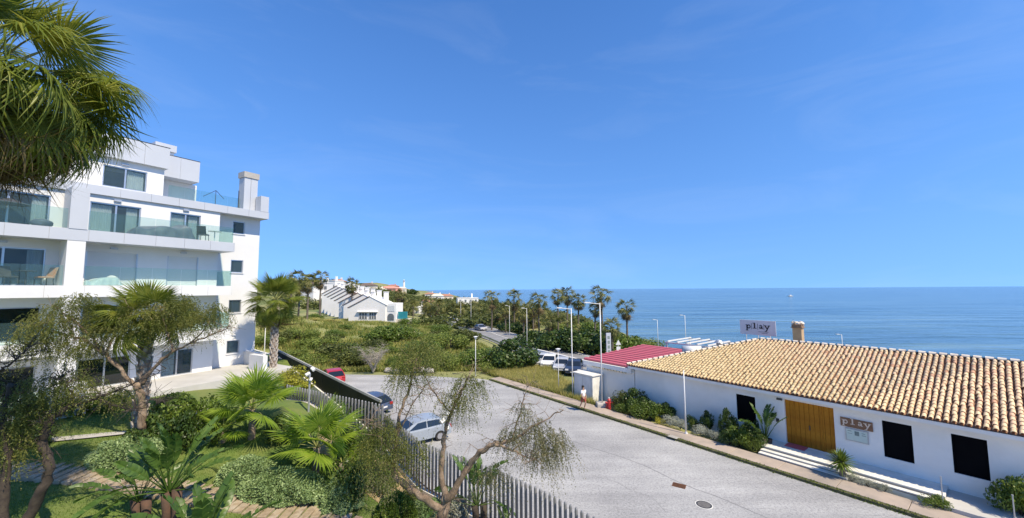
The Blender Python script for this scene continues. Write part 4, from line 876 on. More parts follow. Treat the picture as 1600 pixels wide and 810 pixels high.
def pinnate_crown(seed, n=26):
    r_ = np.random.RandomState(seed); m = MB()
    for i in range(n):
        az = i*2.4; el = R(75-(i/n)*95); d = Vector((math.cos(az)*math.cos(el), math.sin(az)*math.cos(el), math.sin(el))); s = Vector((-math.sin(az), math.cos(az), 0)); pts = [d*t*2.2+Vector((0, 0, -.55*t*t*2.2)) for t in (.05, .25, .45, .65, .85, 1)]
        for a, b in zip(pts[:-1], pts[1:]):
            for sg_ in (1, -1):
                for q in (0, .33, .66):
                    p = a.lerp(b, q); p2 = a.lerp(b, q+.18); tip = p+s*sg_*.42+(b-a)*.6+Vector((0, 0, -.16)); m.add([p, p2, tip], [(0, 1, 2)])
    return m.mesh('crown', M['farpalm'])
CRN = [far_crown(1), far_crown(2, 22, 1.5, 24), far_crown(3, 30, 1.4, 10), far_crown(5, 20, 1.65, 14)]; CRP = pinnate_crown(4)
TRK = {}
def far_palm(label, u, v, Y, base_z, cs=1.0, group=None, var=0, r=.17, name='palm_tree'):
    p = P(u, v, Y); h = p.z-base_z; t = thing(name, label, 'palm tree', (p.x, p.y, base_z), (u*7+v) % 6.28, group)
    key = round(h); key = max(2, key)
    if key not in TRK: TRK[key] = palm_trunk(MB(), [(0, 0, -.5), (.12, 0, key*.5), (0, 0, key)], r*1.15, r*.75, key, 8).mesh('trunk', M['ftrunk'])
    link('trunk', TRK[key], t, sc=(1, 1, h/key)); o = link('crown', CRP if var == 'p' else CRN[var % 4], t, (0, 0, h), (.12*math.sin(u*3.1), .12*math.cos(v*2.7), u), (cs, cs, cs*(.9+.25*math.sin(u*1.7)**2))); return t
fp = [(872, 462, 75, 1.05, 'left palm of the close trio of tall seaside palms'), (886, 459, 80, 1.05, 'middle palm of the tall seaside trio'), (904, 470, 70, 1.05, 'right palm of the tall seaside trio, lower than the others'), (939, 460, 64, 1.15, 'tallest seaside palm with a shaggy crown behind the tall lamp post'),
  (930, 482, 67, .8, 'lower palm crown just under the tallest seaside palm'), (979, 480, 60, 1.0, 'single slender palm standing apart against the sea'), (955, 512, 55, 1.0, 'short bushy palm behind the vertical sign board'), (842, 470, 84, 1.25, 'broad palm left of the tall seaside trio'), (833, 482, 90, 1.0, 'smaller palm partly behind the broad palm'),
  (803, 465, 95, 1.4, 'full round palm crown above the coast road'), (790, 482, 86, 1.0, 'dark palm under the full round crown'), (768, 465, 92, 1.2, 'palm at the left end of the seaside row'), (818, 490, 80, .9, 'small palm between the round crown and the broad palm'), (860, 500, 66, 1.0, 'low palm in front of the dark hedge'), (893, 510, 64, .9, 'low palm below the tall trio'),
  (468, 436, 78, 1.35, 'leftmost of the palms above the townhouse roofs'), (482, 440, 74, 1.2, 'palm with the thick skirt left of the townhouses'), (502, 434, 80, 1.1, 'slim tall palm before the townhouse roofs'), (550, 445, 100, 1.3, 'lone palm rising behind the townhouses'), (455, 460, 70, 1.1, 'low palm half hidden by the scaly trunked palm')]
for i, (u, v, Y, s, lb) in enumerate(fp):
    p = P(u, v, Y); far_palm(lb, u, v, Y, float(gz(p.x, p.y)), s, None, i, name='palm_tree')
rg = np.random.RandomState(11)
for i in range(74):
    u = rg.uniform(618, 770); Y = rg.uniform(118, 230); v = np.interp(u, [610, 640, 700, 770], [462, 470, 480, 485])+rg.uniform(-7, 18)
    p = P(u, v, Y); zb = float(gz(p.x, p.y)); 
    if p.z-zb < 3: p.z = zb+rg.uniform(4, 8)
    far_palm('palm tree in the dense grove beyond the scrubland', u, v if p.z-zb >= 3 else 405+0*u if False else v, Y, min(zb, p.z-3), rg.uniform(1.2, 1.7), 'palms of the dense grove', i if i % 4 else 'p')
for i in range(26):
    u = rg.uniform(765, 880); Y = rg.uniform(88, 150); v = rg.uniform(478, 508); p = P(u, v, Y); zb = float(gz(p.x, p.y)); far_palm('low palm in the seaside thicket along the coast road', u, v, Y, min(zb, p.z-2.5), rg.uniform(.9, 1.4), 'low palms of the seaside thicket', i)
# ------------------------------------------------------------------ leafy shrubs
def leafcloud(seed, n, rad, ls, lw, clumps=14, shell=.55, flat=0, jag=.28):
    r_ = np.random.RandomState(seed); rad = np.array(rad, float)
    cd = r_.normal(size=(clumps, 3)); cd[:, 2] = np.abs(cd[:, 2])*.8-.1; cd /= np.linalg.norm(cd, axis=1)[:, None]; cc = cd*r_.uniform(.45, .8, (clumps, 1)); cr_ = r_.uniform(jag, jag*1.9, clumps)
    k = r_.randint(0, clumps, n); d = r_.normal(size=(n, 3)); d /= np.linalg.norm(d, axis=1)[:, None]; q = r_.rand(n)**(1/3)*(1-shell)+shell
    p = cc[k]+d*(cr_[k]*q)[:, None]; p[:, 2] = np.where(p[:, 2] < -.55, -.55+.3*r_.rand(n), p[:, 2]); p = p*rad+np.array([0, 0, .5*rad[2]])
    nrm = d+.6*r_.normal(size=(n, 3)); nrm /= np.linalg.norm(nrm, axis=1)[:, None]
    t = np.cross(nrm, r_.normal(size=(n, 3))); t /= np.linalg.norm(t, axis=1)[:, None]; b = np.cross(nrm, t)
    l = ls*r_.uniform(.6, 1.3, n)[:, None]; w_ = lw*r_.uniform(.6, 1.3, n)[:, None]
    V = np.stack([p-t*l*.5, p+b*w_*.5, p+t*l*.5, p-b*w_*.5], 1).reshape(-1, 3); return V, np.arange(4*n).reshape(-1, 4)
def shrubmesh(name, m, *a, **k): V, Q = leafcloud(*a, **k); return qmesh(name, V, Q, m)
CORE = {}
def shrub(name, label, cat, loc, me, core=None, sc=1, rz=0, group=None):
    t = thing(name, label, cat, loc, rz, group); t.scale = (sc,)*3 if isinstance(sc, (int, float)) else sc
    link('foliage', me, t)
    m = STEM; link('stem', m, t); return t
_r = np.random.RandomState(1); _m = MB()
for k in range(9):
    a = k*.7; _m.tube([(0, 0, -.1), (.25*math.cos(a), .25*math.sin(a), .3), (.6*math.cos(a)*_r.rand(), .6*math.sin(a)*_r.rand(), .7)], [.03, .02, .01], 5)
STEM = _m.mesh('stem', M['barkd'])
SB = {'od': [shrubmesh('foliage', M['olived'], 50+i, 2600, (1, 1, .8), .13, .07, 16) for i in range(3)], 'ol': [shrubmesh('foliage', M['olive'], 60+i, 2600, (1, 1, .75), .12, .06, 18) for i in range(3)],
      'gr': [shrubmesh('foliage', M['green'], 70+i, 2600, (1, 1, .85), .14, .07, 16) for i in range(2)], 'dk': [shrubmesh('foliage', M['hedged'], 80+i, 2600, (1, 1, .9), .14, .08, 16) for i in range(2)],
      'si': [shrubmesh('foliage', M['silver'], 90+i, 2600, (1, 1, .8), .1, .04, 16) for i in range(2)], 'ye': [shrubmesh('foliage', M['yellow'], 95, 2200, (1, 1, .9), .14, .08, 16)],
      'dr': [shrubmesh('foliage', M['drygrass'], 97, 2200, (1, 1, .6), .16, .03, 18)]}
# scrubland: named big bushes, then the many alike, then the cover
big = [(800, 556, 47, 3.3, 2.6, 'dk', 'large rounded dark bush at the right edge of the scrubland'), (745, 558, 49, 2.6, 1.9, 'gr', 'green bush left of the large rounded bush'), (765, 572, 45.5, 1.7, 1.2, 'ol', 'small bush in front of the large rounded bush'), (620, 522, 66, 3.6, 2.4, 'gr', 'dome shaped green bush in front of the townhouse end wall'),
  (590, 528, 64, 3.2, 2.2, 'gr', 'green bush left of the dome shaped one'), (660, 545, 52, 3.2, 2.4, 'gr', 'wide bush in the middle of the scrubland'), (700, 535, 60, 3.4, 2.6, 'ol', 'tall olive bush beside the coast road'), (560, 560, 49, 3.0, 2.0, 'od', 'dark bush behind the red car'), (530, 545, 53, 3.2, 1.9, 'od', 'dark spreading bush above the black fence'),
  (690, 560, 47, 2.4, 1.9, 'ol', 'olive bush beside the far street corner'), (640, 565, 46, 2.2, 1.6, 'ol', 'low olive bush at the far edge of the street'), (500, 530, 58, 3.4, 1.8, 'ol', 'broad scrub bush left above the black fence'), (470, 520, 60, 3.0, 1.8, 'ol', 'scrub bush beside the scaly palm trunk'), (730, 525, 68, 3.0, 2.2, 'od', 'dark bush beside the guard rail')]
for i, (u, v, Y, rx, rz2, k, lb) in enumerate(big):
    p = P(u, v, Y); z = float(gz(p.x, p.y)); shrub('bush', lb, 'bush', (p.x, p.y, z), SB[k][i % len(SB[k])], sc=(rx, rx*.9, rz2), rz=i)
for i in range(90):
    Y = rg.uniform(47, 96); x = rg.uniform(-.64, .01)*Y
    if x > -5 and Y < 56: continue
    if x > 2-(Y-54)*.35-6: continue
    if -46 < x < -26 and Y > 86: continue
    z = float(gz(x, Y)); k = ['gr', 'ol', 'gr', 'dr', 'ol', 'od'][i % 6]; s = rg.uniform(.8, 2.1)
    shrub('scrub_bush', 'low olive green scrub bush on the open scrubland', 'bush', (x, Y, z), SB[k][i % len(SB[k])], sc=(s*1.25, s*1.15, s*rg.uniform(.5, .85)), rz=i, group='low bushes of the open scrubland')
def cover(name, label, fn, n, seed, m, h0, h1, wd, lean):
    r_ = np.random.RandomState(seed); p = fn(r_, n); z = gz(p[:, 0], p[:, 1]); n = len(p); a = r_.rand(n)*6.283; h = r_.uniform(h0, h1, n); l = r_.normal(0, lean, (n, 2)); dx = np.cos(a)*wd; dy = np.sin(a)*wd
    V = np.stack([np.stack([p[:, 0]-dx, p[:, 1]-dy, z-.05], 1), np.stack([p[:, 0]+dx, p[:, 1]+dy, z-.05], 1), np.stack([p[:, 0]+l[:, 0], p[:, 1]+l[:, 1], z+h], 1)], 1).reshape(-1, 3)
    tag(link(name, qmesh(name, V, np.arange(len(V)).reshape(-1, 3), m)), label, 'scrub', kind='stuff')
def fsc(r, n):
    Y = 46+52*r.rand(n)**1.3; x = Y*r.uniform(-.66, .02, n); k = (x < 4-(Y-54)*.35-5)
    c = np.sin(x*.9)*np.sin(Y*.8+1)+np.sin(x*.33+2)*np.sin(Y*.41); k &= (c+r.normal(0, .5, n) > -.3); return np.stack([x, Y], 1)[k]
cover('scrub_cover', 'tangled olive ground cover of the scrubland', fsc, 90000, 21, M['olive'], .15, .6, .09, .2)
cover('dry_grass', 'pale dry grass between the scrubland bushes', fsc, 70000, 22, M['drygrass'], .2, .7, .05, .25)
def fst(r, n):   # strip between pavement and road
    a = r.uniform(-26, -9.5, n); b = r.uniform(1.5, 9.5, n); k = (b < 9.0-(a+26)*.38)|(a < -20); q = np.stack([KX+E1[0]*a+E2[0]*b, KY+E1[1]*a+E2[1]*b], 1); return q[k&~((a > -13) & (b > 1.9))]
cover('verge_grass', 'tall yellow green grass of the verge beside the pavement', fst, 60000, 23, M['drygrass'], .25, .8, .035, .2)
cover('verge_weeds', 'leafy green weeds in the verge grass', fst, 26000, 24, M['green'], .15, .55, .06, .2)
def thicket(name, label, n, seed, fn, per, ls, hr, m):
    r_ = np.random.RandomState(seed); c = fn(r_, n); V = []
    base, _ = leafcloud(seed, per, (1, 1, 1), ls, ls*.6, 9)
    for k, (x, y) in enumerate(c):
        a = r_.rand()*6.28; sx_ = r_.uniform(1.6, 3.6); h = r_.uniform(*hr); B = base*np.array([sx_, sx_, h]); ca, sa = math.cos(a), math.sin(a)
        V.append(np.stack([B[:, 0]*ca-B[:, 1]*sa+x, B[:, 0]*sa+B[:, 1]*ca+y, B[:, 2]+float(gz(x, y))-.3], 1))
    V = np.concatenate(V); tag(link(name, qmesh(name, V, np.arange(len(V)).reshape(-1, 4), m)), label, 'thicket', kind='stuff')
def ffar(r, n): Y = 97+320*r.rand(n); x = Y*r.uniform(-.62, .33, n); k = (x-coast(Y) < -14) & ~((x < -24) & (x > -80) & (Y < 142)); return np.stack([x, Y], 1)[k]
thicket('far_thicket', 'dense far green thicket under the palm grove and hillside houses', 2300, 25, ffar, 70, .4, (1.0, 2.6), M['olived'])
def fsho(r, n): Y = r.uniform(48, 110, n); x = Y*r.uniform(.1, .62, n); k = (x-coast(Y) < -2) & (x > np.interp(Y, [44, 57, 86, 131], [17, 12, 2, -16])); return np.stack([x, Y], 1)[k]
thicket('shore_thicket', 'low green thicket along the shore between the hedges and the sea', 260, 26, fsho, 160, .22, (.8, 1.8), M['olive'])
# dark hedges behind the parked cars and along the shore
for i, (u, v, Y, rx, rz2, k, lb) in enumerate(((836, 535, 66, 4.2, 4.2, 'dk', 'left end of the tall dark hedge behind the parked cars'), (862, 532, 63, 4.2, 4.4, 'dk', 'second clump of the tall dark hedge behind the parked cars'), (890, 532, 61, 4.2, 4.6, 'dk', 'third clump of the dark hedge below the tall palms'), (920, 532, 59, 4.2, 4.6, 'dk', 'dark hedge clump behind the vertical sign board'),
        (948, 530, 60, 4, 4.4, 'gr', 'green shore bush right of the vertical sign board'), (976, 528, 60, 4, 4.0, 'gr', 'green shore bush under the single slender palm'), (1003, 537, 62, 3.6, 3.2, 'ol', 'olive shore bush sloping towards the sea'), (1025, 545, 62, 3.0, 2.4, 'od', 'last dark bush before the sea at the red roof'), (915, 512, 72, 4.5, 4, 'gr', 'rounded green tree crown between the tall palms'), (800, 515, 88, 4, 4, 'dk', 'dark tree clump where the coast road disappears'))):
    p = P(u, v, Y); z = min(float(gz(p.x, p.y)), p.z-1); shrub('hedge' if k == 'dk' else 'shore_bush', lb, 'hedge' if k == 'dk' else 'bush', (p.x, p.y, z), SB[k][i % len(SB[k])], sc=(rx, rx*.8, (p.z-z+rz2*.5)/1.45), rz=i)
# pale picket stakes along the parked cars' verge
# bare pale tree at the far street edge
def branchtree(name, label, root, limbs, m, cat='tree', tw=0, seed=0, twl=.8):
    t = thing(name, label, cat, root); r_ = np.random.RandomState(seed); rt_ = Vector(root); mb0 = None
    tips = []
    for k, (pts, ra, rb) in enumerate(limbs):
        q = [Vector(p)-rt_ for p in pts]; n = len(q); S = []; L = 6
        for i in range(n-1):
            for j in range(L if i < n-2 else L+1):
                f = j/L; a0 = q[max(i-1, 0)]; a1 = q[i]; a2 = q[i+1]; a3 = q[min(i+2, n-1)]
                S.append(.5*((2*a1)+(a2-a0)*f+(2*a0-5*a1+4*a2-a3)*f*f+(3*a1-a0-3*a2+a3)*f**3)+Vector(r_.normal(0, .022, 3)))
        rad = [(ra+(rb-ra)*i/(len(S)-1))*(1+r_.normal(0, .09)) for i in range(len(S))]
        MB().tube(S, rad, 9).build('trunk' if k == 0 else 'branch', m, t, True); tips.append([s+rt_ for s in S])
    if tw:
        mb = MB()
        for S in tips:
            for _ in range(tw):
                p = S[r_.randint(len(S)//3, len(S))]-rt_; d = Vector(r_.normal(0, 1, 3)); d.z = abs(d.z)*.6; d.normalize(); l = twl*r_.uniform(.4, 1)
                e = p+d*l; mid = p+d*l*.5+Vector(r_.normal(0, .06, 3)); mb.tube([p, mid, e+Vector((0, 0, -.1))], [.012, .008, .004], 4, False)
                for _2 in range(2): f = mid+Vector(r_.normal(0, .25, 3)); mb.tube([mid, f], [.006, .003], 4, False)
        mb.build('twigs', m, t)['kind'] = 'stuff'
    return t
b = P(583, 588, 45); b.z = .1; lim = []
for k in range(11):
    a = k*.6; e = b+Vector((2.0*math.cos(a)*(.4+.6*(k % 3)/2), 1.3*math.sin(a), 1.9+.5*(k % 3))); lim.append(([b, b.lerp(e, .35)+Vector((.2*math.sin(k*3), 0, .3)), b.lerp(e, .7)+Vector((.25*math.sin(k*5), .1, .2)), e], .055, .012))
branchtree('bare_tree', 'leafless pale grey tree at the far edge of the street', b, lim, M['barkw'], tw=34, seed=3, twl=1.0)
# ------------------------------------------------------------------ garden planting
def moundleaves(seed, n, rad, ls, lw):
    r_ = np.random.RandomState(seed); d = r_.normal(size=(n, 3)); d[:, 2] = np.abs(d[:, 2])-.12; d /= np.linalg.norm(d, axis=1)[:, None]; ph = r_.rand(4)*6
    k = 1+.1*np.sin(5*d[:, 0]+ph[0])*np.sin(6*d[:, 1]+ph[1])+.07*np.sin(11*d[:, 0]+ph[2]+9*d[:, 2])+r_.normal(0, .035, n)
    p = d*np.array(rad)*k[:, None]; p[:, 2] = np.maximum(p[:, 2], .02)
    t = d+r_.normal(0, .7, (n, 3)); t /= np.linalg.norm(t, axis=1)[:, None]; b = np.cross(t, r_.normal(size=(n, 3))); b /= np.linalg.norm(b, axis=1)[:, None]
    l = ls*r_.uniform(.6, 1.3, n)[:, None]; w_ = lw*r_.uniform(.7, 1.3, n)[:, None]
    V = np.stack([p-t*l*.3, p+b*w_*.5+t*l*.2, p+t*l*.7, p-b*w_*.5+t*l*.2], 1).reshape(-1, 3); return V, np.arange(4*n).reshape(-1, 4)
def mound(label, u, v, Y, rx, ry, rz2, n, m, seed, ls=.085, lw=.05, name='hedge', cat='hedge', zoff=0):
    p = P(u, v, Y) if Y else GD(u, v); z = float(garden(p.x, p.y)); t = thing(name, label, cat, (p.x, p.y, z+zoff)); V, Q = moundleaves(seed, int(n*1.2), (rx, ry, rz2*1.1), ls, lw)
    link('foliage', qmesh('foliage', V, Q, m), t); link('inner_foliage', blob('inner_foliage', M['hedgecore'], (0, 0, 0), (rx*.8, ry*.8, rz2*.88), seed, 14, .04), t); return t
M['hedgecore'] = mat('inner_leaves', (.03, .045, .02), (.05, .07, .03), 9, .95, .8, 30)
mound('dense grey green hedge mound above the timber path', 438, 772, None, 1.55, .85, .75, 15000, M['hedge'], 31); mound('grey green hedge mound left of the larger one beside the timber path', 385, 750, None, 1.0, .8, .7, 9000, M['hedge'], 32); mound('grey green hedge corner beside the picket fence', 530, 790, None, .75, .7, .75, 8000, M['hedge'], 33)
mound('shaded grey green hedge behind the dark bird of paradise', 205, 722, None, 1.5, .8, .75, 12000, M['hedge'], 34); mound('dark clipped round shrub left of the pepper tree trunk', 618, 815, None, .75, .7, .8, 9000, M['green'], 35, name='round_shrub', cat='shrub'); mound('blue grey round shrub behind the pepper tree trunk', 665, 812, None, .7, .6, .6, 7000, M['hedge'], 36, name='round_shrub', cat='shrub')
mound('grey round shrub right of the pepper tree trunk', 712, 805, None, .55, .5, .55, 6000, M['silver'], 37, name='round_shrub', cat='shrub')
p = P(455, 590, 26.5); t = shrub('yellow_hedge', 'bright yellow green hedge along the black panel fence', 'hedge', (p.x, p.y, 3.0), SB['ye'][0], sc=(1.0, 2.6, 1.0), rz=.93)
p = P(300, 640, 17.5); t = shrub('feathery_shrub', 'feathery green shrub at the terrace edge', 'shrub', (p.x, p.y, float(garden(p.x, p.y))), SB['gr'][0], sc=(1.2, 1.0, 1.5))
p = P(545, 760, 15.3); shrub('fence_shrub', 'green shrub against the picket fence below the young fan palm', 'shrub', (p.x, p.y, float(garden(p.x, p.y))), SB['dk'][1], sc=(.8, .7, 1.3), rz=2)
p = P(560, 700, 17.5); shrub('fence_shrub', 'taller green shrub climbing the picket fence', 'shrub', (p.x, p.y, float(garden(p.x, p.y))), SB['gr'][1], sc=(.8, .6, 1.7), rz=4)
for (u, v, Y, sx, sz, k, lb) in ((600, 765, 16.6, .6, 1.0, 'gr', 'leafy shrub before the pickets left of the pepper tree'), (575, 740, 16.6, .7, 1.5, 'ol', 'olive shrub leaning on the pickets beside the sandy bed'), (640, 770, 16, .5, .8, 'od', 'small dark shrub at the foot of the pickets')):
    p = P(u, v, Y); shrub('fence_shrub', lb, 'shrub', (p.x, p.y, float(garden(p.x, p.y))), SB[k][0], sc=(sx, sx, sz), rz=u)
for (u, v, sx, sz, k, lb) in ((232, 705, .9, 1.1, 'dk', 'dark leafy shrub behind the left hedge mound'), (292, 700, .8, 1.2, 'dk', 'dark shrub between the bird of paradise and the terrace shrub'), (330, 690, .7, .9, 'gr', 'green shrub at the foot of the left young fan palm'), (40, 700, .9, 1.0, 'dk', 'dark shrub behind the leaning pepper trunk at the left edge'), (120, 650, .9, .9, 'gr', 'green shrub at the base of the apartment terrace'), (60, 655, 1.0, 1.1, 'od', 'olive shrub before the apartment wall at the left edge'), (180, 640, .8, 1.0, 'ol', 'light olive shrub left of the palm trunk at the terrace'), (440, 690, .8, .9, 'dk', 'dark shrub between the two bright young fan palms'), (265, 650, .8, 1.0, 'gr', 'green shrub right of the palm trunk at the terrace')):
    p = GD(u, v); shrub('garden_shrub', lb, 'shrub', (p.x, p.y, p.z-.05), SB[k][u % len(SB[k])], sc=(sx, sx*.9, sz), rz=u)
# strap-leaved plants
def paddle(seed, L, wd, pet, droop, m, split=0):   # one big banana-like leaf: petiole + blade
    r_ = np.random.RandomState(seed); V = []; F = []; n = 12
    def c(t): x = (pet+L)*t; return np.array([x*(1-.18*droop*t*t), 0, -droop*x*t*t*.55])
    for i in range(5):
        q = c(pet/(pet+L)*i/4); r = .03*(1-.12*i); V += [q+(0, -r, 0), q+(0, 0, r), q+(0, r, 0), q+(0, 0, -r)]
        if i: b = 4*i; F += [(b-4+k, b-4+(k+1) % 4, b+(k+1) % 4, b+k) for k in range(4)]
    for sd in (1, -1):
        for i in range(n):
            g0, g1 = (i/n)+(.02 if split and i % 5 == 4 else 0), (i+1)/n; b = len(V); jz = r_.normal(0, .02) if split else 0
            for g in (g0, g1):
                t = (pet+L*g)/(pet+L); w_ = wd*math.sin(math.pi*min(max(g*.94+.05, 0), 1))**.6; q = c(t)
                V += [q, q+np.array([.04, sd*w_*.55, w_*.22+jz*.4]), q+np.array([.09, sd*w_, w_*.12+jz-.1*w_])]
            F += [(b, b+3, b+4, b+1), (b+1, b+4, b+5, b+2)] if sd < 0 else [(b, b+1, b+4, b+3), (b+1, b+2, b+5, b+4)]
    me = bpy.data.meshes.new('leaf'); me.from_pydata([tuple(v) for v in V], [], F); me.materials.append(m); me.polygons.foreach_set('use_smooth', np.ones(len(F), bool)); me.update(); return me
M['strstem'] = mat('brown_stem', (.11, .06, .04), (.07, .045, .03), 6, .9, .6, 20)
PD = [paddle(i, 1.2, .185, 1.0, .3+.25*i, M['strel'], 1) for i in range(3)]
def strelitzia(label, base, n, s, seed, stem=0, el=(88, 15), stm='barkd', name='bird_of_paradise'):
    t = thing(name, label, 'plant', base); r_ = np.random.RandomState(seed)
    if stem:
        for k in range(2): MB().tube([(k*.25, 0, -.2), (k*.3-.05, .03, stem*.5), (k*.35-.1, 0, stem)], [.15, .12, .13], 10).build('stem', M[stm], t, True)
    for i in range(n):
        e = R(el[0]+(el[1]-el[0])*(i+.5)/n+r_.normal(0, 6)); az = i*2.4+r_.normal(0, .4); d = Vector((math.cos(az)*math.cos(e), math.sin(az)*math.cos(e), math.sin(e)))
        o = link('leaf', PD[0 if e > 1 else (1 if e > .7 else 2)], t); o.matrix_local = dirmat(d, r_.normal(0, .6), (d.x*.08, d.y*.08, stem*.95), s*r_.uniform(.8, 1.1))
    return t
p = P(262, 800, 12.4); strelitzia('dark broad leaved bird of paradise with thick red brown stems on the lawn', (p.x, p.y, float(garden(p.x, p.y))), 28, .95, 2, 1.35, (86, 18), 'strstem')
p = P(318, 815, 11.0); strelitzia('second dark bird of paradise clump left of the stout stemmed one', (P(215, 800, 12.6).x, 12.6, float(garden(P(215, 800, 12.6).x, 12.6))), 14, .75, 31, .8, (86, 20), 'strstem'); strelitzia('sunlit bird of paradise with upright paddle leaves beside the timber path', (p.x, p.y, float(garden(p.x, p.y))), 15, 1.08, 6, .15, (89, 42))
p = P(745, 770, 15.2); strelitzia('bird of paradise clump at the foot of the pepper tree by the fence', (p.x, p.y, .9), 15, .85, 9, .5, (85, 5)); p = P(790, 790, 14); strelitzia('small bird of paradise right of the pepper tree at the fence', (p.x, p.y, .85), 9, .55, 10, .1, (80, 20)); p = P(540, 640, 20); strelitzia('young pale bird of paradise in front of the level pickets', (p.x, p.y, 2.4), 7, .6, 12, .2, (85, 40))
# pepper trees
def sprays(clusters, seed, m, dens=60, L=.7, leaf=.075, lw=.014, per=22):
    r_ = np.random.RandomState(seed); VV = []
    for (c, rad, dn) in clusters:
        n = int(dens*dn); d = r_.normal(size=(n, 3)); d /= np.linalg.norm(d, axis=1)[:, None]; s0 = np.array(c)+d*(np.array(rad)*(r_.rand(n, 1)**.5))
        out = np.c_[d[:, :2]*.55, np.full(n, .05)]+r_.normal(0, .2, (n, 3)); ln = L*r_.uniform(.5, 1.25, n)
        for k in range(per):
            t = (k+.5)/per; x = s0+out*(ln*t)[:, None]+np.stack([np.zeros(n), np.zeros(n), -ln*1.15*t**1.6], 1)
            ld = r_.normal(0, .7, (n, 3))+np.array([0, 0, -.7]); ld /= np.linalg.norm(ld, axis=1)[:, None]; sd = np.cross(ld, r_.normal(size=(n, 3))); sd /= np.linalg.norm(sd, axis=1)[:, None]
            l = leaf*r_.uniform(.6, 1.2, (n, 1)); w_ = lw
            VV.append(np.stack([x, x+ld*l*.5+sd*w_, x+ld*l, x+ld*l*.5-sd*w_], 1).reshape(-1, 3))
    V = np.concatenate(VV); return qmesh('foliage', V, np.arange(len(V)).reshape(-1, 4), m)
Y0 = 12.6
def q_(*a): return [P(u, v, y) for u, v, y in a]
root = P(690, 835, Y0)
tr = branchtree('pepper_tree', 'twisted pepper tree with weeping thin leaves in front of the street fence', root, [
    (q_((690, 850, Y0), (692, 805, Y0), (700, 775, Y0+.1)), .17, .14), (q_((692, 800, Y0), (650, 770, Y0-.2), (618, 745, Y0-.3), (617, 705, Y0-.3), (625, 655, Y0-.2), (640, 600, Y0), (652, 560, Y0+.1)), .12, .02),
    (q_((696, 785, Y0), (690, 740, Y0+.2), (694, 690, Y0+.3), (704, 645, Y0+.3), (722, 612, Y0+.2), (735, 585, Y0)), .1, .02), (q_((700, 780, Y0), (722, 745, Y0), (745, 712, Y0-.1), (770, 695, Y0-.2), (800, 688, Y0-.2), (830, 668, Y0-.2), (880, 640, Y0-.2)), .12, .012),
    (q_((618, 690, Y0-.3), (640, 640, Y0-.5), (668, 600, Y0-.5)), .03, .01), (q_((770, 695, Y0-.2), (800, 705, Y0-.5), (840, 720, Y0-.6)), .05, .01), (q_((800, 688, Y0-.2), (815, 640, Y0+.1), (825, 600, Y0+.2)), .03, .008), (q_((622, 720, Y0-.3), (596, 690, Y0-.6), (580, 655, Y0-.7)), .04, .01), (q_((704, 645, Y0+.3), (680, 615, Y0+.1), (655, 575, Y0)), .03, .01)], M['bark'], tw=16, seed=5, twl=.7)
def cl_(*a): return [(np.array(P(u, v, y)), (rx, rx, rz2), dn) for u, v, y, rx, rz2, dn in a]
o = link('foliage', sprays(cl_((655, 545, Y0, .75, .4, 1.5), (635, 580, Y0-.2, .5, .35, .7), (735, 595, Y0, .5, .3, .8), (725, 625, Y0+.3, .4, .3, .5), (600, 668, Y0-.6, .5, .5, 1.0), (580, 690, Y0-.7, .4, .5, .9), (625, 700, Y0-.4, .35, .5, .6), (655, 700, Y0-.6, .25, .4, .3), (700, 620, Y0, .3, .3, .3)), 3, M['pepper'], 130, .8, .07, .01, 30), tr); o.location = -root
o = link('dry_foliage', sprays(cl_((838, 672, Y0-.2, .55, .4, 1.0), (868, 685, Y0-.2, .4, .35, .7), (800, 680, Y0-.2, .4, .3, .6), (850, 705, Y0-.4, .4, .35, .7), (815, 640, Y0, .35, .35, .35), (770, 740, Y0-.2, .5, .3, .5), (600, 730, Y0-.5, .5, .5, .6)), 4, M['pepperd'], 130, .75, .07, .01, 30), tr); o.location = -root
Y1 = 16.3; root = P(222, 655, Y1)
tr = branchtree('pepper_tree', 'spreading pepper tree tangled round the palm trunk before the apartment block', root, [
    (q_((222, 670, Y1), (222, 625, Y1), (215, 602, Y1)), .15, .12), (q_((217, 610, Y1), (190, 580, Y1-.2), (165, 555, Y1-.3), (145, 530, Y1-.4), (120, 505, Y1-.5), (90, 480, Y1-.6)), .09, .015), (q_((222, 600, Y1), (240, 575, Y1), (270, 550, Y1+.1), (300, 535, Y1+.2), (330, 500, Y1+.3)), .08, .015),
    (q_((160, 550, Y1-.3), (128, 530, Y1-.5), (90, 520, Y1-.6), (50, 505, Y1-.7)), .06, .015), (q_((165, 555, Y1-.3), (180, 520, Y1-.2), (200, 480, Y1-.2)), .06, .015), (q_((270, 550, Y1+.1), (260, 510, Y1), (250, 480, Y1)), .05, .015), (q_((300, 535, Y1+.2), (340, 520, Y1+.2), (360, 510, Y1+.2)), .04, .01)], M['bark'], tw=14, seed=7, twl=.8)
o = link('foliage', sprays(cl_((95, 500, Y1-.6, 1.1, .8, 2.0), (60, 530, Y1-.7, .8, .6, 1.2), (130, 540, Y1-.5, .8, .5, .9), (205, 495, Y1-.2, .9, .7, 1.4), (255, 490, Y1, 1.0, .7, 1.5), (305, 495, Y1+.2, .8, .6, 1.1), (335, 485, Y1+.3, .5, .45, .5), (170, 510, Y1-.2, .6, .5, .7), (285, 470, Y1+.2, .6, .35, .6), (125, 470, Y1-.5, .6, .4, .7)), 8, M['pepper'], 190, .75, .075, .012, 30), tr); o.location = -root
Y2 = 11.6; root = P(30, 830, Y2)
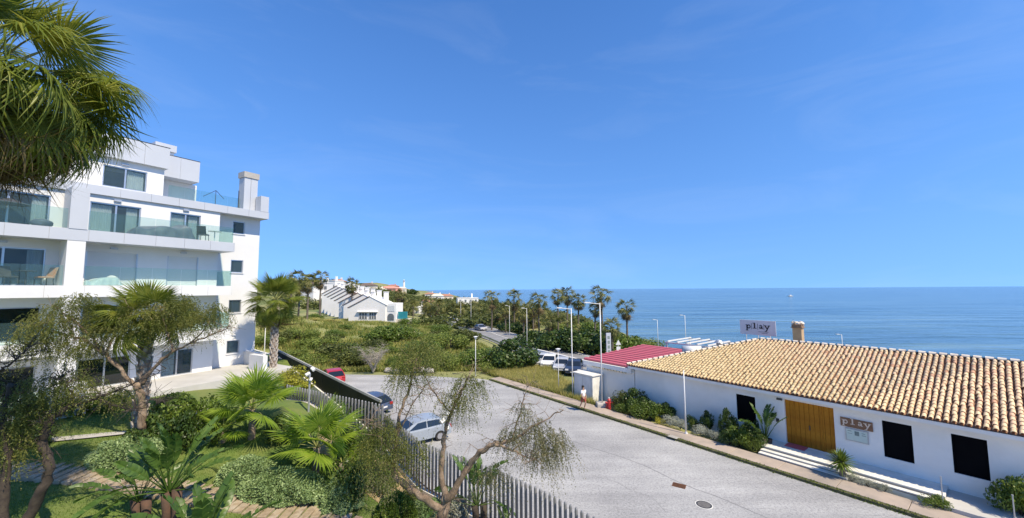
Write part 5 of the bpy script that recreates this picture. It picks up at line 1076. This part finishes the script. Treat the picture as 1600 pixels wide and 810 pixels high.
tr = branchtree('pepper_tree', 'dark leaning pepper tree at the lower left corner of the lawn', root, [
    (q_((25, 850, Y2), (55, 785, Y2), (76, 735, Y2), (68, 690, Y2), (82, 655, Y2), (110, 635, Y2+.1)), .14, .07), (q_((110, 635, Y2+.1), (150, 622, Y2+.2), (195, 606, Y2+.3), (260, 575, Y2+.4)), .05, .008), (q_((110, 635, Y2+.1), (112, 612, Y2), (95, 590, Y2-.1)), .04, .008), (q_((82, 655, Y2), (60, 640, Y2-.1), (20, 625, Y2-.2), (-10, 610, Y2-.2)), .05, .01), (q_((150, 622, Y2+.2), (210, 640, Y2+.2), (270, 620, Y2+.3)), .025, .006), (q_((0, 580, Y2), (25, 562, Y2), (45, 540, Y2)), .03, .012), (q_((2, 850, Y2-.5), (8, 740, Y2-.5), (4, 660, Y2-.5), (15, 600, Y2-.4)), .13, .06)], M['barkd'], tw=26, seed=9, twl=.75)
o = link('foliage', sprays(cl_((30, 615, Y2-.2, .8, .5, 1.5), (90, 590, Y2, .7, .4, 1.1), (15, 660, Y2-.3, .6, .6, 1.3), (120, 600, Y2+.1, .6, .35, .8), (45, 640, Y2-.1, .6, .5, 1.0), (190, 615, Y2+.3, .4, .3, .35), (20, 700, Y2-.4, .4, .4, .6)), 10, M['pepper'], 120, .6, .06, .011, 28), tr); o.location = -root
# planting along the restaurant wall
def rp(a, b, z=.12): return AB(a, b, z)
for (a, b, sx, sz, k, lb) in ((-5.7, 1.9, 1.0, .8, 'gr', 'leafy low shrub in front of the big dark wall shrub'), (-4.1, 2.9, .9, .9, 'dk', 'dark shrub between the bright shrub and the silver mounds'), (-2.2, 2.9, .6, .7, 'ol', 'thin olive shrub behind the silver mound at the slim lamp post'), (1.6, 2.7, .7, 1.2, 'dk', 'dark shrub under the right edge of the first black shutter'), (.7, 1.75, .8, .6, 'dk', 'low dark ground shrub before the bright leafy one'), (2.0, 2.4, .7, .9, 'dk', 'dark shrub at the left end of the entrance steps'), (-7.0, 1.8, .7, .6, 'gr', 'low green shrub beside the hydrant'), (-6.4, 2.5, 1.25, 1.3, 'dk', 'big dark leafy shrub against the restaurant wall near the annex'), (-4.9, 2.3, 1.15, 1.0, 'gr', 'bright green shrub right of the big dark one at the wall'), (-7.6, 2.3, .9, 1.15, 'od', 'bronze leaved shrub beside the hydrant'), (-3.3, 2.0, .75, .55, 'si', 'silvery lavender mound left of the slim lamp post'), (-2.5, 1.9, .6, .5, 'si', 'silver mound just behind the slim lamp post'),
      (-1.2, 1.95, .8, .55, 'si', 'silvery mound right of the slim lamp post'), (-.3, 1.9, .55, .45, 'si', 'last silvery mound before the dark shrubs'), (-1.2, 2.9, .55, .95, 'dk', 'small dark shrub against the wall above the silver mounds'), (.3, 2.6, .7, 1.35, 'dk', 'upright dark shrub left of the first black shutter'), (1.1, 2.1, .9, .95, 'gr', 'bright leafy shrub below the first black shutter'), (1.9, 1.9, .6, .8, 'ol', 'olive shrub beside the entrance steps'), (-3.9, 1.7, .5, .3, 'ye', 'low yellow green cover at the pavement edge')):
    shrub('wall_shrub', lb, 'shrub', rp(a, b), SB[k][int(abs(a)*7) % len(SB[k])], sc=(sx*.85, sx*.75, sz), rz=a)
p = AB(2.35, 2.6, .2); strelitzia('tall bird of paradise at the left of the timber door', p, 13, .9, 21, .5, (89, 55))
for (a, b, s, lb) in ((6.35, 1.66, .42, 'first grey mound right of the yucca below the raised walk'), (6.95, 1.6, .4, 'second grey mound right of the yucca'), (7.5, 1.6, .38, 'third grey mound along the raised walk'), (9.1, 1.55, .5, 'round grey green shrub at the end of the raised walk')): shrub('low_shrub', lb, 'shrub', rp(a, b, .1), SB['si' if a < 9 else 'gr'][0], sc=(s*1.1, s*.8, s*.8), rz=a)
t = thing('yucca', 'round headed spiky yucca at the right end of the entrance steps', 'plant', AB(6.0, 1.62, .1)); MB().tube([(0, 0, -.1), (.03, 0, .4), (0, 0, .75)], [.14, .12, .1], 9).build('trunk', M['ptrunk'], t, True)
V = []; F = []; r_ = np.random.RandomState(4)
for i in range(170):
    el = R(88-(i/170)*125); az = i*2.4; d = np.array([math.cos(az)*math.cos(el), math.sin(az)*math.cos(el), math.sin(el)]); s = np.array([-math.sin(az), math.cos(az), 0])*.028; L = .72*r_.uniform(.8, 1.1); n = len(V); c = np.array([0, 0, .8])
    V += [c+d*.05-s, c+d*.05+s, c+d*L*.6+s, c+d*L*.6-s, c+d*L+np.array([0, 0, -.08])]; F += [(n, n+1, n+2, n+3), (n+3, n+2, n+4)]
MB().add(V, F).build('leaves', M['green'], t)
p = PZ(1588, 806, .3); shrub('corner_shrub', 'dense green shrub at the lower right corner', 'shrub', (p.x+.3, p.y, .2), SB['gr'][0], sc=(.85, .8, 1.35)); p = PZ(1598, 800, .3); shrub('corner_shrub', 'dark shrub base under the lower right corner shrub', 'shrub', (p.x+.25, p.y-.1, .15), SB['dk'][0], sc=(.7, .7, .6))
for a, lb in ((9.33, 'thin metal post at the end of the raised walk'), (11.2, 'thin metal post beside the lower right shrub')):
    tag(MB().cyl((0, 0, 0), .02, 1.15, 8).cyl((0, 0, 0), .06, .02, 10).cyl((0, 0, 1.15), .03, .03, 8).build('barrier_post', M['galv'], None, loc=AB(a, 1.6, .25)), lb, 'post')
# ------------------------------------------------------------------ cars
def car(label, loc, rz, paint, typ='hatch', group=None, dark=False):
    t = thing('parked_car', label, 'car', loc, rz, group); pm = mat('car_paint', paint, None, 3, .22, spec=.6)
    L = 4.3 if typ != 'small' else 3.7; h = L/2; W = .88
    low = [(-h, .35), (-h+.03, .62), (-h+.15, .8), (-h+.95, .93), (h-.9, .95), (h-.12, .88), (h, .6), (h-.02, .32)]
    arch = lambda cx: [(cx+.36*math.cos(a), .3+.36*math.sin(a)) for a in np.linspace(0, math.pi, 9)]
    poly = low+[(h-.4, .2)]+arch(h-.82)[0:]+arch(-h+.82)[0:]+[(-h+.35, .2)]
    ys = [(-W, .94), (-W*.93, 1.0), (W*.93, 1.0), (W, .94)]; V = []; F = []; n = len(poly)
    for y, k in ys:
        for x, z in poly: V.append((x*(k if abs(x) > h-.5 else 1)*1.0, y, .2+(z-.2)*(k if z > .5 else 1)))
    for i in range(3): F += [(i*n+k, (i+1)*n+k, (i+1)*n+(k+1) % n, i*n+(k+1) % n) for k in range(n)]
    F += [tuple(range(n)), tuple(range(4*n-1, 3*n-1, -1))]
    MB().add(V, F).build('body', pm, t)
    bx1 = h-.1 if typ != 'sedan' else h-.5; tx1 = h-.75 if typ != 'sedan' else h-1.25; bx0 = -h+.95; tx0 = -h+1.8
    prof = [(bx0, .9), (bx0+.35, 1.07), (tx0-.02, 1.3), (tx0+.22, 1.37), (tx0+.7, 1.42), ((tx0+tx1)/2+.2, 1.42), (tx1-.15, 1.37), (tx1+.08, 1.3), (bx1-.22, 1.1), (bx1, .93)]
    hw = lambda z: W*(.95-.24*((z-.9)/.6)**1.3 if z > .9 else .95)
    V = [(x, s*hw(z), z) for s in (-1, 1) for x, z in prof]; n = len(prof)
    MB().add(V, [(k, k+n, k+n+1, k+1) for k in range(n-1)]+[tuple(range(n)), tuple(range(2*n-1, n-1, -1))]).build('cabin', pm, t)
    def panel(pts, name):   # a glass pane set 1 cm proud
        q = [Vector(p) for p in pts]; nn = (q[1]-q[0]).cross(q[-1]-q[0]).normalized()
        if nn.dot(q[0]-Vector((0, 0, .6))) < 0: nn = -nn
        k = len(q); MB().add([p+nn*.012 for p in q]+[p-nn*.01 for p in q], [tuple(range(k)), tuple(range(2*k-1, k-1, -1))]+[(i, (i+1) % k, (i+1) % k+k, i+k) for i in range(k)]).build(name, M['cglass'], t)
    def cross(i0, i1, name):
        for k in range(i0, i1):
            (xa, za), (xb, zb) = prof[k], prof[k+1]; panel([(xa, -hw(za)*.9, za), (xa, hw(za)*.9, za), (xb, hw(zb)*.9, zb), (xb, -hw(zb)*.9, zb)], name)
    cross(0, 2, 'windscreen'); cross(7, 9, 'rear_window')
    mid = (tx0+tx1)/2-.05
    for s in (-1, 1):
        panel([(bx0+.5, s*hw(.98), .98), (mid-.03, s*hw(.98), .98), (mid-.03, s*hw(1.33), 1.33), (tx0+.25, s*hw(1.31), 1.31)], 'side_window'); panel([(mid+.04, s*hw(.98), .98), (bx1-.45, s*hw(1.0), 1.0), (tx1-.1, s*hw(1.29), 1.29), (mid+.04, s*hw(1.33), 1.33)], 'side_window')
    for x in (-h+.82, h-.82):
        for s in (-1, 1):
            w_ = MB().tube([(x, s*(W-.2), .3), (x, s*(W-.01), .3)], .3, 18).build('wheel', M['tyre'], t); MB().tube([(x, s*(W-.02), .3), (x, s*(W+.005), .3)], .19, 14).build('rim', M['rim'], w_)
    for s in (-1, 1):
        MB().bev(-h-.01, -h+.2, s*.66-.17, s*.66+.17, .62, .77, .02).build('headlight', M['hl'], t); MB().bev(h-.16, h+.01, s*.68-.14, s*.68+.14, .68, .86, .02).build('taillight', M['tl'], t); MB().bev(-h+1.2, -h+1.35, s*(W+.08)-.09, s*(W+.08)+.09, .92, 1.05, .02).build('mirror', pm, t)
    MB().box(-h-.012, -h+.02, -.26, .26, .4, .51).build('number_plate', M['plate'], t); MB().box(h-.03, h+.012, -.26, .26, .55, .66).build('number_plate', M['plate'], t); MB().box(-h-.008, -h+.05, -.5, .5, .52, .6).build('grille', M['dkmetal'], t)
    return t
car('silver grey car parked nose in behind the picket fence', (-6.2, 25.0, 0), R(36), (.3, .34, .39), 'hatch')
car('dark blue car showing only its roof above the black fence end', (-11.6, 31.2, 0), math.atan2(-.61, .79)+.1, (.06, .08, .14)); car('red hatchback at the far end of the black fence', (-18.9, 41.0, 0), math.atan2(-.6, .8)-.3, (.4, .02, .03))
for (u, v, c, lb, ty) in ((846, 572, (.45, .47, .5), 'silver car at the left end of the parked row behind the verge', 'hatch'), (860, 574, (.75, .75, .74), 'white car second in the parked row behind the verge', 'hatch'), (880, 580, (.42, .44, .47), 'grey car third in the parked row behind the verge', 'hatch'), (899, 584, (.03, .04, .07), 'dark navy car at the right end of the parked row', 'hatch')):
    p = PZ(u, v, 0); car(lb, (p.x, p.y+.6, max(0, float(gz(p.x, p.y)))), R(76), c, ty)
for (u, v, Y, c, lb) in ((700, 492, 118, (.75, .75, .74), 'white car far along the coast road'), (735, 508, 92, (.2, .2, .22), 'dark car on the coast road behind the guard rail')):
    p = P(u, v, Y); x = np.interp(Y, [q.y for q in rpt][::-1], [q.x for q in rpt][::-1]); car(lb, (x+1, Y, float(gz(x+1, Y))+.08), R(115), c)
# ------------------------------------------------------------------ person walking on the pavement
pp = PZ(912, 640, .15); fig = thing('person', 'person in white shirt and red shorts walking on the pavement by the lamp posts', 'person', (pp.x, pp.y, .155), R(35))
def skin(name, verts, edges, rad, m, par, sub=2):
    me = bpy.data.meshes.new(name); me.from_pydata(verts, edges, []); me.materials.append(m); o = link(name, me, par); md = o.modifiers.new('skin', 'SKIN'); md.use_smooth_shade = True
    for i, r in enumerate(rad): d = me.skin_vertices[0].data[i]; d.radius = (r, r) if not hasattr(r, '__len__') else r; d.use_root = (i == 0)
    s = o.modifiers.new('sub', 'SUBSURF'); s.levels = sub; s.render_levels = sub; return o
bv = [(0, 0, .95), (0, 0, 1.15), (0, 0, 1.38), (0, 0, 1.5), (0, -.01, 1.58), (0, -.02, 1.7), (.18, 0, 1.4), (.24, .05, 1.13), (.22, -.08, .9), (-.18, 0, 1.4), (-.25, -.06, 1.14), (-.23, -.2, .95), (.1, 0, .88), (.11, -.12, .5), (.11, .04, .1), (.11, -.1, .05), (-.1, 0, .88), (-.11, .1, .5), (-.11, .3, .16), (-.11, .24, .06), (.215, -.13, .82), (-.225, -.26, .87)]
be = [(0, 1), (1, 2), (2, 3), (3, 4), (4, 5), (2, 6), (6, 7), (7, 8), (2, 9), (9, 10), (10, 11), (0, 12), (12, 13), (13, 14), (14, 15), (0, 16), (16, 17), (17, 18), (18, 19), (8, 20), (11, 21)]
br = [(.15, .1), (.14, .095), (.16, .1), .06, .065, .095, .065, .045, .032, .065, .045, .032, .09, .06, .04, .04, .09, .06, .04, .04, .035, .035]
skin('body', bv, be, br, M['skin'], fig)
skin('shirt', [(0, 0, .92), (0, 0, 1.15), (0, 0, 1.4), (.19, 0, 1.41), (.225, .03, 1.22), (-.19, 0, 1.41), (-.23, -.03, 1.22)], [(0, 1), (1, 2), (2, 3), (3, 4), (2, 5), (5, 6)], [(.18, .125), (.165, .12), (.18, .12), .085, .075, .085, .075], M['shirt'], fig)
skin('shorts', [(0, 0, .95), (.1, 0, .84), (.115, -.1, .55), (-.1, 0, .84), (-.115, .09, .55)], [(0, 1), (1, 2), (0, 3), (3, 4)], [(.17, .12), .115, .09, .115, .09], M['short'], fig)
link('hair', blob('hair', M['hair'], (0, .015, 1.735), (.1, .108, .095), 3, 10, .05), fig)
# ------------------------------------------------------------------ townhouses and far hillside
def townhouse(label, loc, rz, i, wm='house_white', end=False):
    t = thing('townhouse', label, 'house', loc, rz, None)
    MB().prism([(-4.6, -3), (4.6, -3), (4.6, 4.0), (.6, 5.9), (-4.6, 3.3)], 0, 5).build('wall', M[wm], t)
    MB().add([(-4.9, -.15, 3.15), (.62, -.15, 5.92), (.62, 5.1, 5.92), (-4.9, 5.1, 3.15), (-4.9, -.15, 3.33), (.62, -.15, 6.1), (.62, 5.1, 6.1), (-4.9, 5.1, 3.33)], [(0, 1, 2, 3), (7, 6, 5, 4), (0, 4, 5, 1), (3, 2, 6, 7), (0, 3, 7, 4)]).build('roof', M['rooft'] if i == 2 else M['roofdk'], t)
    MB().add([(.64, -.1, 5.92), (4.9, -.1, 3.88), (4.9, 5.1, 3.88), (.64, 5.1, 5.92), (.64, -.1, 6.05), (4.9, -.1, 4.0), (4.9, 5.1, 4.0), (.64, 5.1, 6.05)], [(0, 1, 2, 3), (7, 6, 5, 4), (0, 4, 5, 1), (3, 2, 6, 7), (1, 5, 6, 2)]).build('roof', M['house_white'], t)
    for x, y in ((.2, 1.2), (2.6, 3.2)): c_ = MB().box(x, x+.9, y, y+.9, 4.6, 6.9).build('chimney', M['house_white'], t); MB().box(x-.08, x+.98, y-.08, y+.98, 6.9, 7.05).build('chimney_cap', M['house_white'], c_)
    for (x, y0, y1, z0, z1) in ((-4.62, .8, 1.9, .3, 1.6), (-4.62, 2.8, 3.9, .3, 1.6), (-4.62, 1.6, 2.8, 2.0, 2.9)): w_ = MB().box(x, x+.1, y0, y1, z0, z1).build('window', M['farglass'], t); MB().box(x-.08, x+.02, y0-.1, y1+.1, z0-.12, z0).build('sill', M['house_white'], w_)
    if end:
        for (x0, x1, z0, z1) in ((-1.9, .1, .6, 2.1), (.6, 2.4, .6, 2.1)):
            w_ = MB().box(x0, x1, -.05, .03, z0, z1).build('window', M['farglass'], t); fr_ = MB()
            for k in range(4): xx = x0+(x1-x0)*k/3; fr_.box(xx-.05, xx+.05, -.09, -.051, z0, z1)
            fr_.box(x0, x1, -.1, -.052, (z0+z1)/2-.04, (z0+z1)/2+.04); fr_.build('frame', M['house_white'], w_)
        MB().box(-2.4, 2.8, -.5, -.002, 2.25, 2.4).build('awning', M['house_white'], t)
        w2 = MB().box(4.6, 7.0, .4, 4.6, -3, 4.3).build('side_wing', M['house_white'], t)
        w_ = MB().box(4.95, 6.7, .34, .42, 2.4, 3.8).build('window', M['shutter'], t)
        a_ = MB().prism([(5.0, .3), (6.6, .3), (6.6, 1.2)]+[(5.8+.8*math.cos(q), 1.2+.7*math.sin(q)) for q in np.linspace(.2, 2.94, 9)]+[(5.0, 1.2)], .33, .43).build('window', M['farglass'], t)
        MB().box(7.3, 9.6, 1, 1.2, .6, 2.3).build('terrace_screen', M['teal'], t); MB().box(6.9, 9.8, .6, 3.5, -3, .55).build('garden_wall', M['cream'], t)
    return t
th0 = P(573, 497, 92); lbs = ['end townhouse with broad white gable wall and teal terrace screen', 'second townhouse of the white row behind the end gable', 'third townhouse of the row, with a terracotta roof slope', 'fourth white townhouse of the row', 'fifth white townhouse up the row', 'sixth white townhouse near the slim tall palm', 'seventh white townhouse far up the row', 'last white townhouse at the top of the row']
for i in range(8): townhouse(lbs[i], (th0.x-i*3.6, th0.y+i*5.4, 2.1+i*.42), -.12, i, 'house_white', i == 0)
def villa(label, u, v, Y, wd, dp, h, wm, rm, nwin=3, flat=False, name='villa', group=None):
    wd *= .55; dp *= .7; h = max(2.9, h*.7); p = P(u, v, Y); zb = p.z; t = thing(name, label, 'house', (p.x, p.y, zb), rg.uniform(-.3, .3), group)
    MB().box(-wd/2, wd/2, -dp/2, dp/2, -8, h).build('wall', M[wm], t)
    if flat: MB().box(-wd/2-.15, wd/2+.15, -dp/2-.15, dp/2+.15, h+.002, h+.35).build('roof', M[rm], t)
    else:
        MB().add([(-wd/2-.4, -dp/2-.4, h), (wd/2+.4, -dp/2-.4, h), (wd/2+.4, dp/2+.4, h), (-wd/2-.4, dp/2+.4, h), (-wd/4, 0, h+dp*.22), (wd/4, 0, h+dp*.22)], [(0, 1, 5, 4), (1, 2, 5), (2, 3, 4, 5), (3, 0, 4), (3, 2, 1, 0)]).build('roof', M[rm], t)
    for f in range(max(1, int(h//2.8))):
        for k in range(nwin): x = -wd/2+wd*(k+.5)/nwin; w_ = MB().box(x-.6, x+.6, -dp/2-.04, -dp/2+.1, .8+f*2.8, 2.2+f*2.8).build('window', M['farglass'], t); MB().box(x-.75, x+.75, -dp/2-.12, -dp/2+.05, .65+f*2.8, .8+f*2.8).build('sill', M['house_white'], w_)
    MB().box(wd*.2, wd*.2+.8, 0, .8, h, h+dp*.22+1).build('chimney', M[wm], t); return t
for a in (('white flat roofed villa on the hillside left of the lone palm', 519, 452, 205, 16, 10, 6, 'house_white', 'house_white', 4, True), ('white villa higher on the hill behind the townhouse roofs', 528, 449, 240, 14, 10, 5, 'house_white', 'rooft'), ('small white villa among the hillside palms', 505, 455, 180, 12, 9, 5, 'house_white', 'house_white', 3, True), ('cream villa right of the lone palm', 575, 455, 250, 18, 10, 5, 'cream', 'roofdk', 4),
          ('long pink villa on the headland', 608, 456, 420, 42, 16, 5, 'pink', 'pink', 6), ('pink tiled house on top of the headland', 614, 452, 470, 22, 14, 5, 'pink', 'rooft', 4), ('cream house right of the pink villa', 628, 456, 430, 16, 12, 5, 'cream', 'cream', 3), ('cream house low on the slope left of the pink villa', 592, 458, 330, 20, 12, 4, 'cream', 'cream', 4), ('white shore villa with a pale roof before the sea', 683, 469, 330, 18, 12, 5, 'house_white', 'cream', 3),
          ('white flat roofed shore building left of the seaside palms', 730, 474, 230, 22, 12, 3, 'house_white', 'house_white', 4, True), ('cream shore house with terracotta roof', 697, 469, 350, 22, 12, 5, 'cream', 'rooft', 3), ('small white shore house at the left of the cream one', 672, 466, 420, 18, 12, 6, 'house_white', 'rooft', 3), ('white villa hidden in the palm grove', 652, 492, 150, 12, 8, 4, 'house_white', 'house_white', 3, True), ('cream house hidden in the grove above the road', 668, 482, 190, 14, 9, 4, 'cream', 'rooft', 3), ('cream villa on the ridge behind the slim palm', 540, 456, 260, 22, 12, 5, 'cream', 'rooft', 4), ('white hillside house at the left end beside the palms', 488, 458, 170, 12, 9, 5, 'house_white', 'roofdk', 3)): villa(*a)
lh = P(631, 452, 640); t = thing('lighthouse', 'slender white lighthouse tower on the headland', 'lighthouse', (lh.x, lh.y, lh.z-4)); MB().tube([(0, 0, 0), (0, 0, 16)], [2.2, 1.5], 14).build('tower', M['house_white'], t); MB().cyl((0, 0, 16), 2.1, .5, 14).build('gallery', M['house_white'], t); MB().cyl((0, 0, 16.5), 1.2, 2, 10).build('lantern', M['farglass'], t); MB().cyl((0, 0, 18.5), 1.4, 1.2, 10, .1).build('dome', M['house_white'], t)
for i, (u, v, Y, s, lb) in enumerate(((586, 456, 420, 7, 'dark pine crown on the headland left of the pink villa'), (640, 458, 480, 11, 'dark rounded pine right of the lighthouse'), (600, 452, 500, 7, 'dark pines along the headland ridge'), (520, 460, 200, 5, 'dark tree between the hillside villas'), (622, 458, 440, 7, 'dark pine between the pink villa and the lighthouse'))):
    p = P(u, v, Y); t = shrub('pine_tree', lb, 'tree', (p.x, p.y, p.z-3), SB['dk'][i % 2], sc=(s, s, s*.6), rz=i)
# motor boat far out at sea
p = PZ(1235, 463.5, -6); t = thing('motor_boat', 'tiny white motor boat far out on the sea', 'boat', (p.x, p.y, -6), .2); s = p.y/600*1.0
MB().add([(-5, -1.5, .9), (4, -1.5, 1), (6.5, 0, 1.3), (4, 1.5, 1), (-5, 1.5, .9), (-4.6, -1, -.3), (3.5, -1, -.3), (5, 0, -.3), (3.5, 1, -.3), (-4.6, 1, -.3)], [(0, 1, 2, 3, 4), (0, 5, 6, 1), (1, 6, 7, 2), (2, 7, 8, 3), (3, 8, 9, 4), (4, 9, 5, 0)]).build('hull', M['pole'], t); MB().bev(-2, 1.5, -1.1, 1.1, 1, 2.6, .3).build('cabin', M['pole'], t)
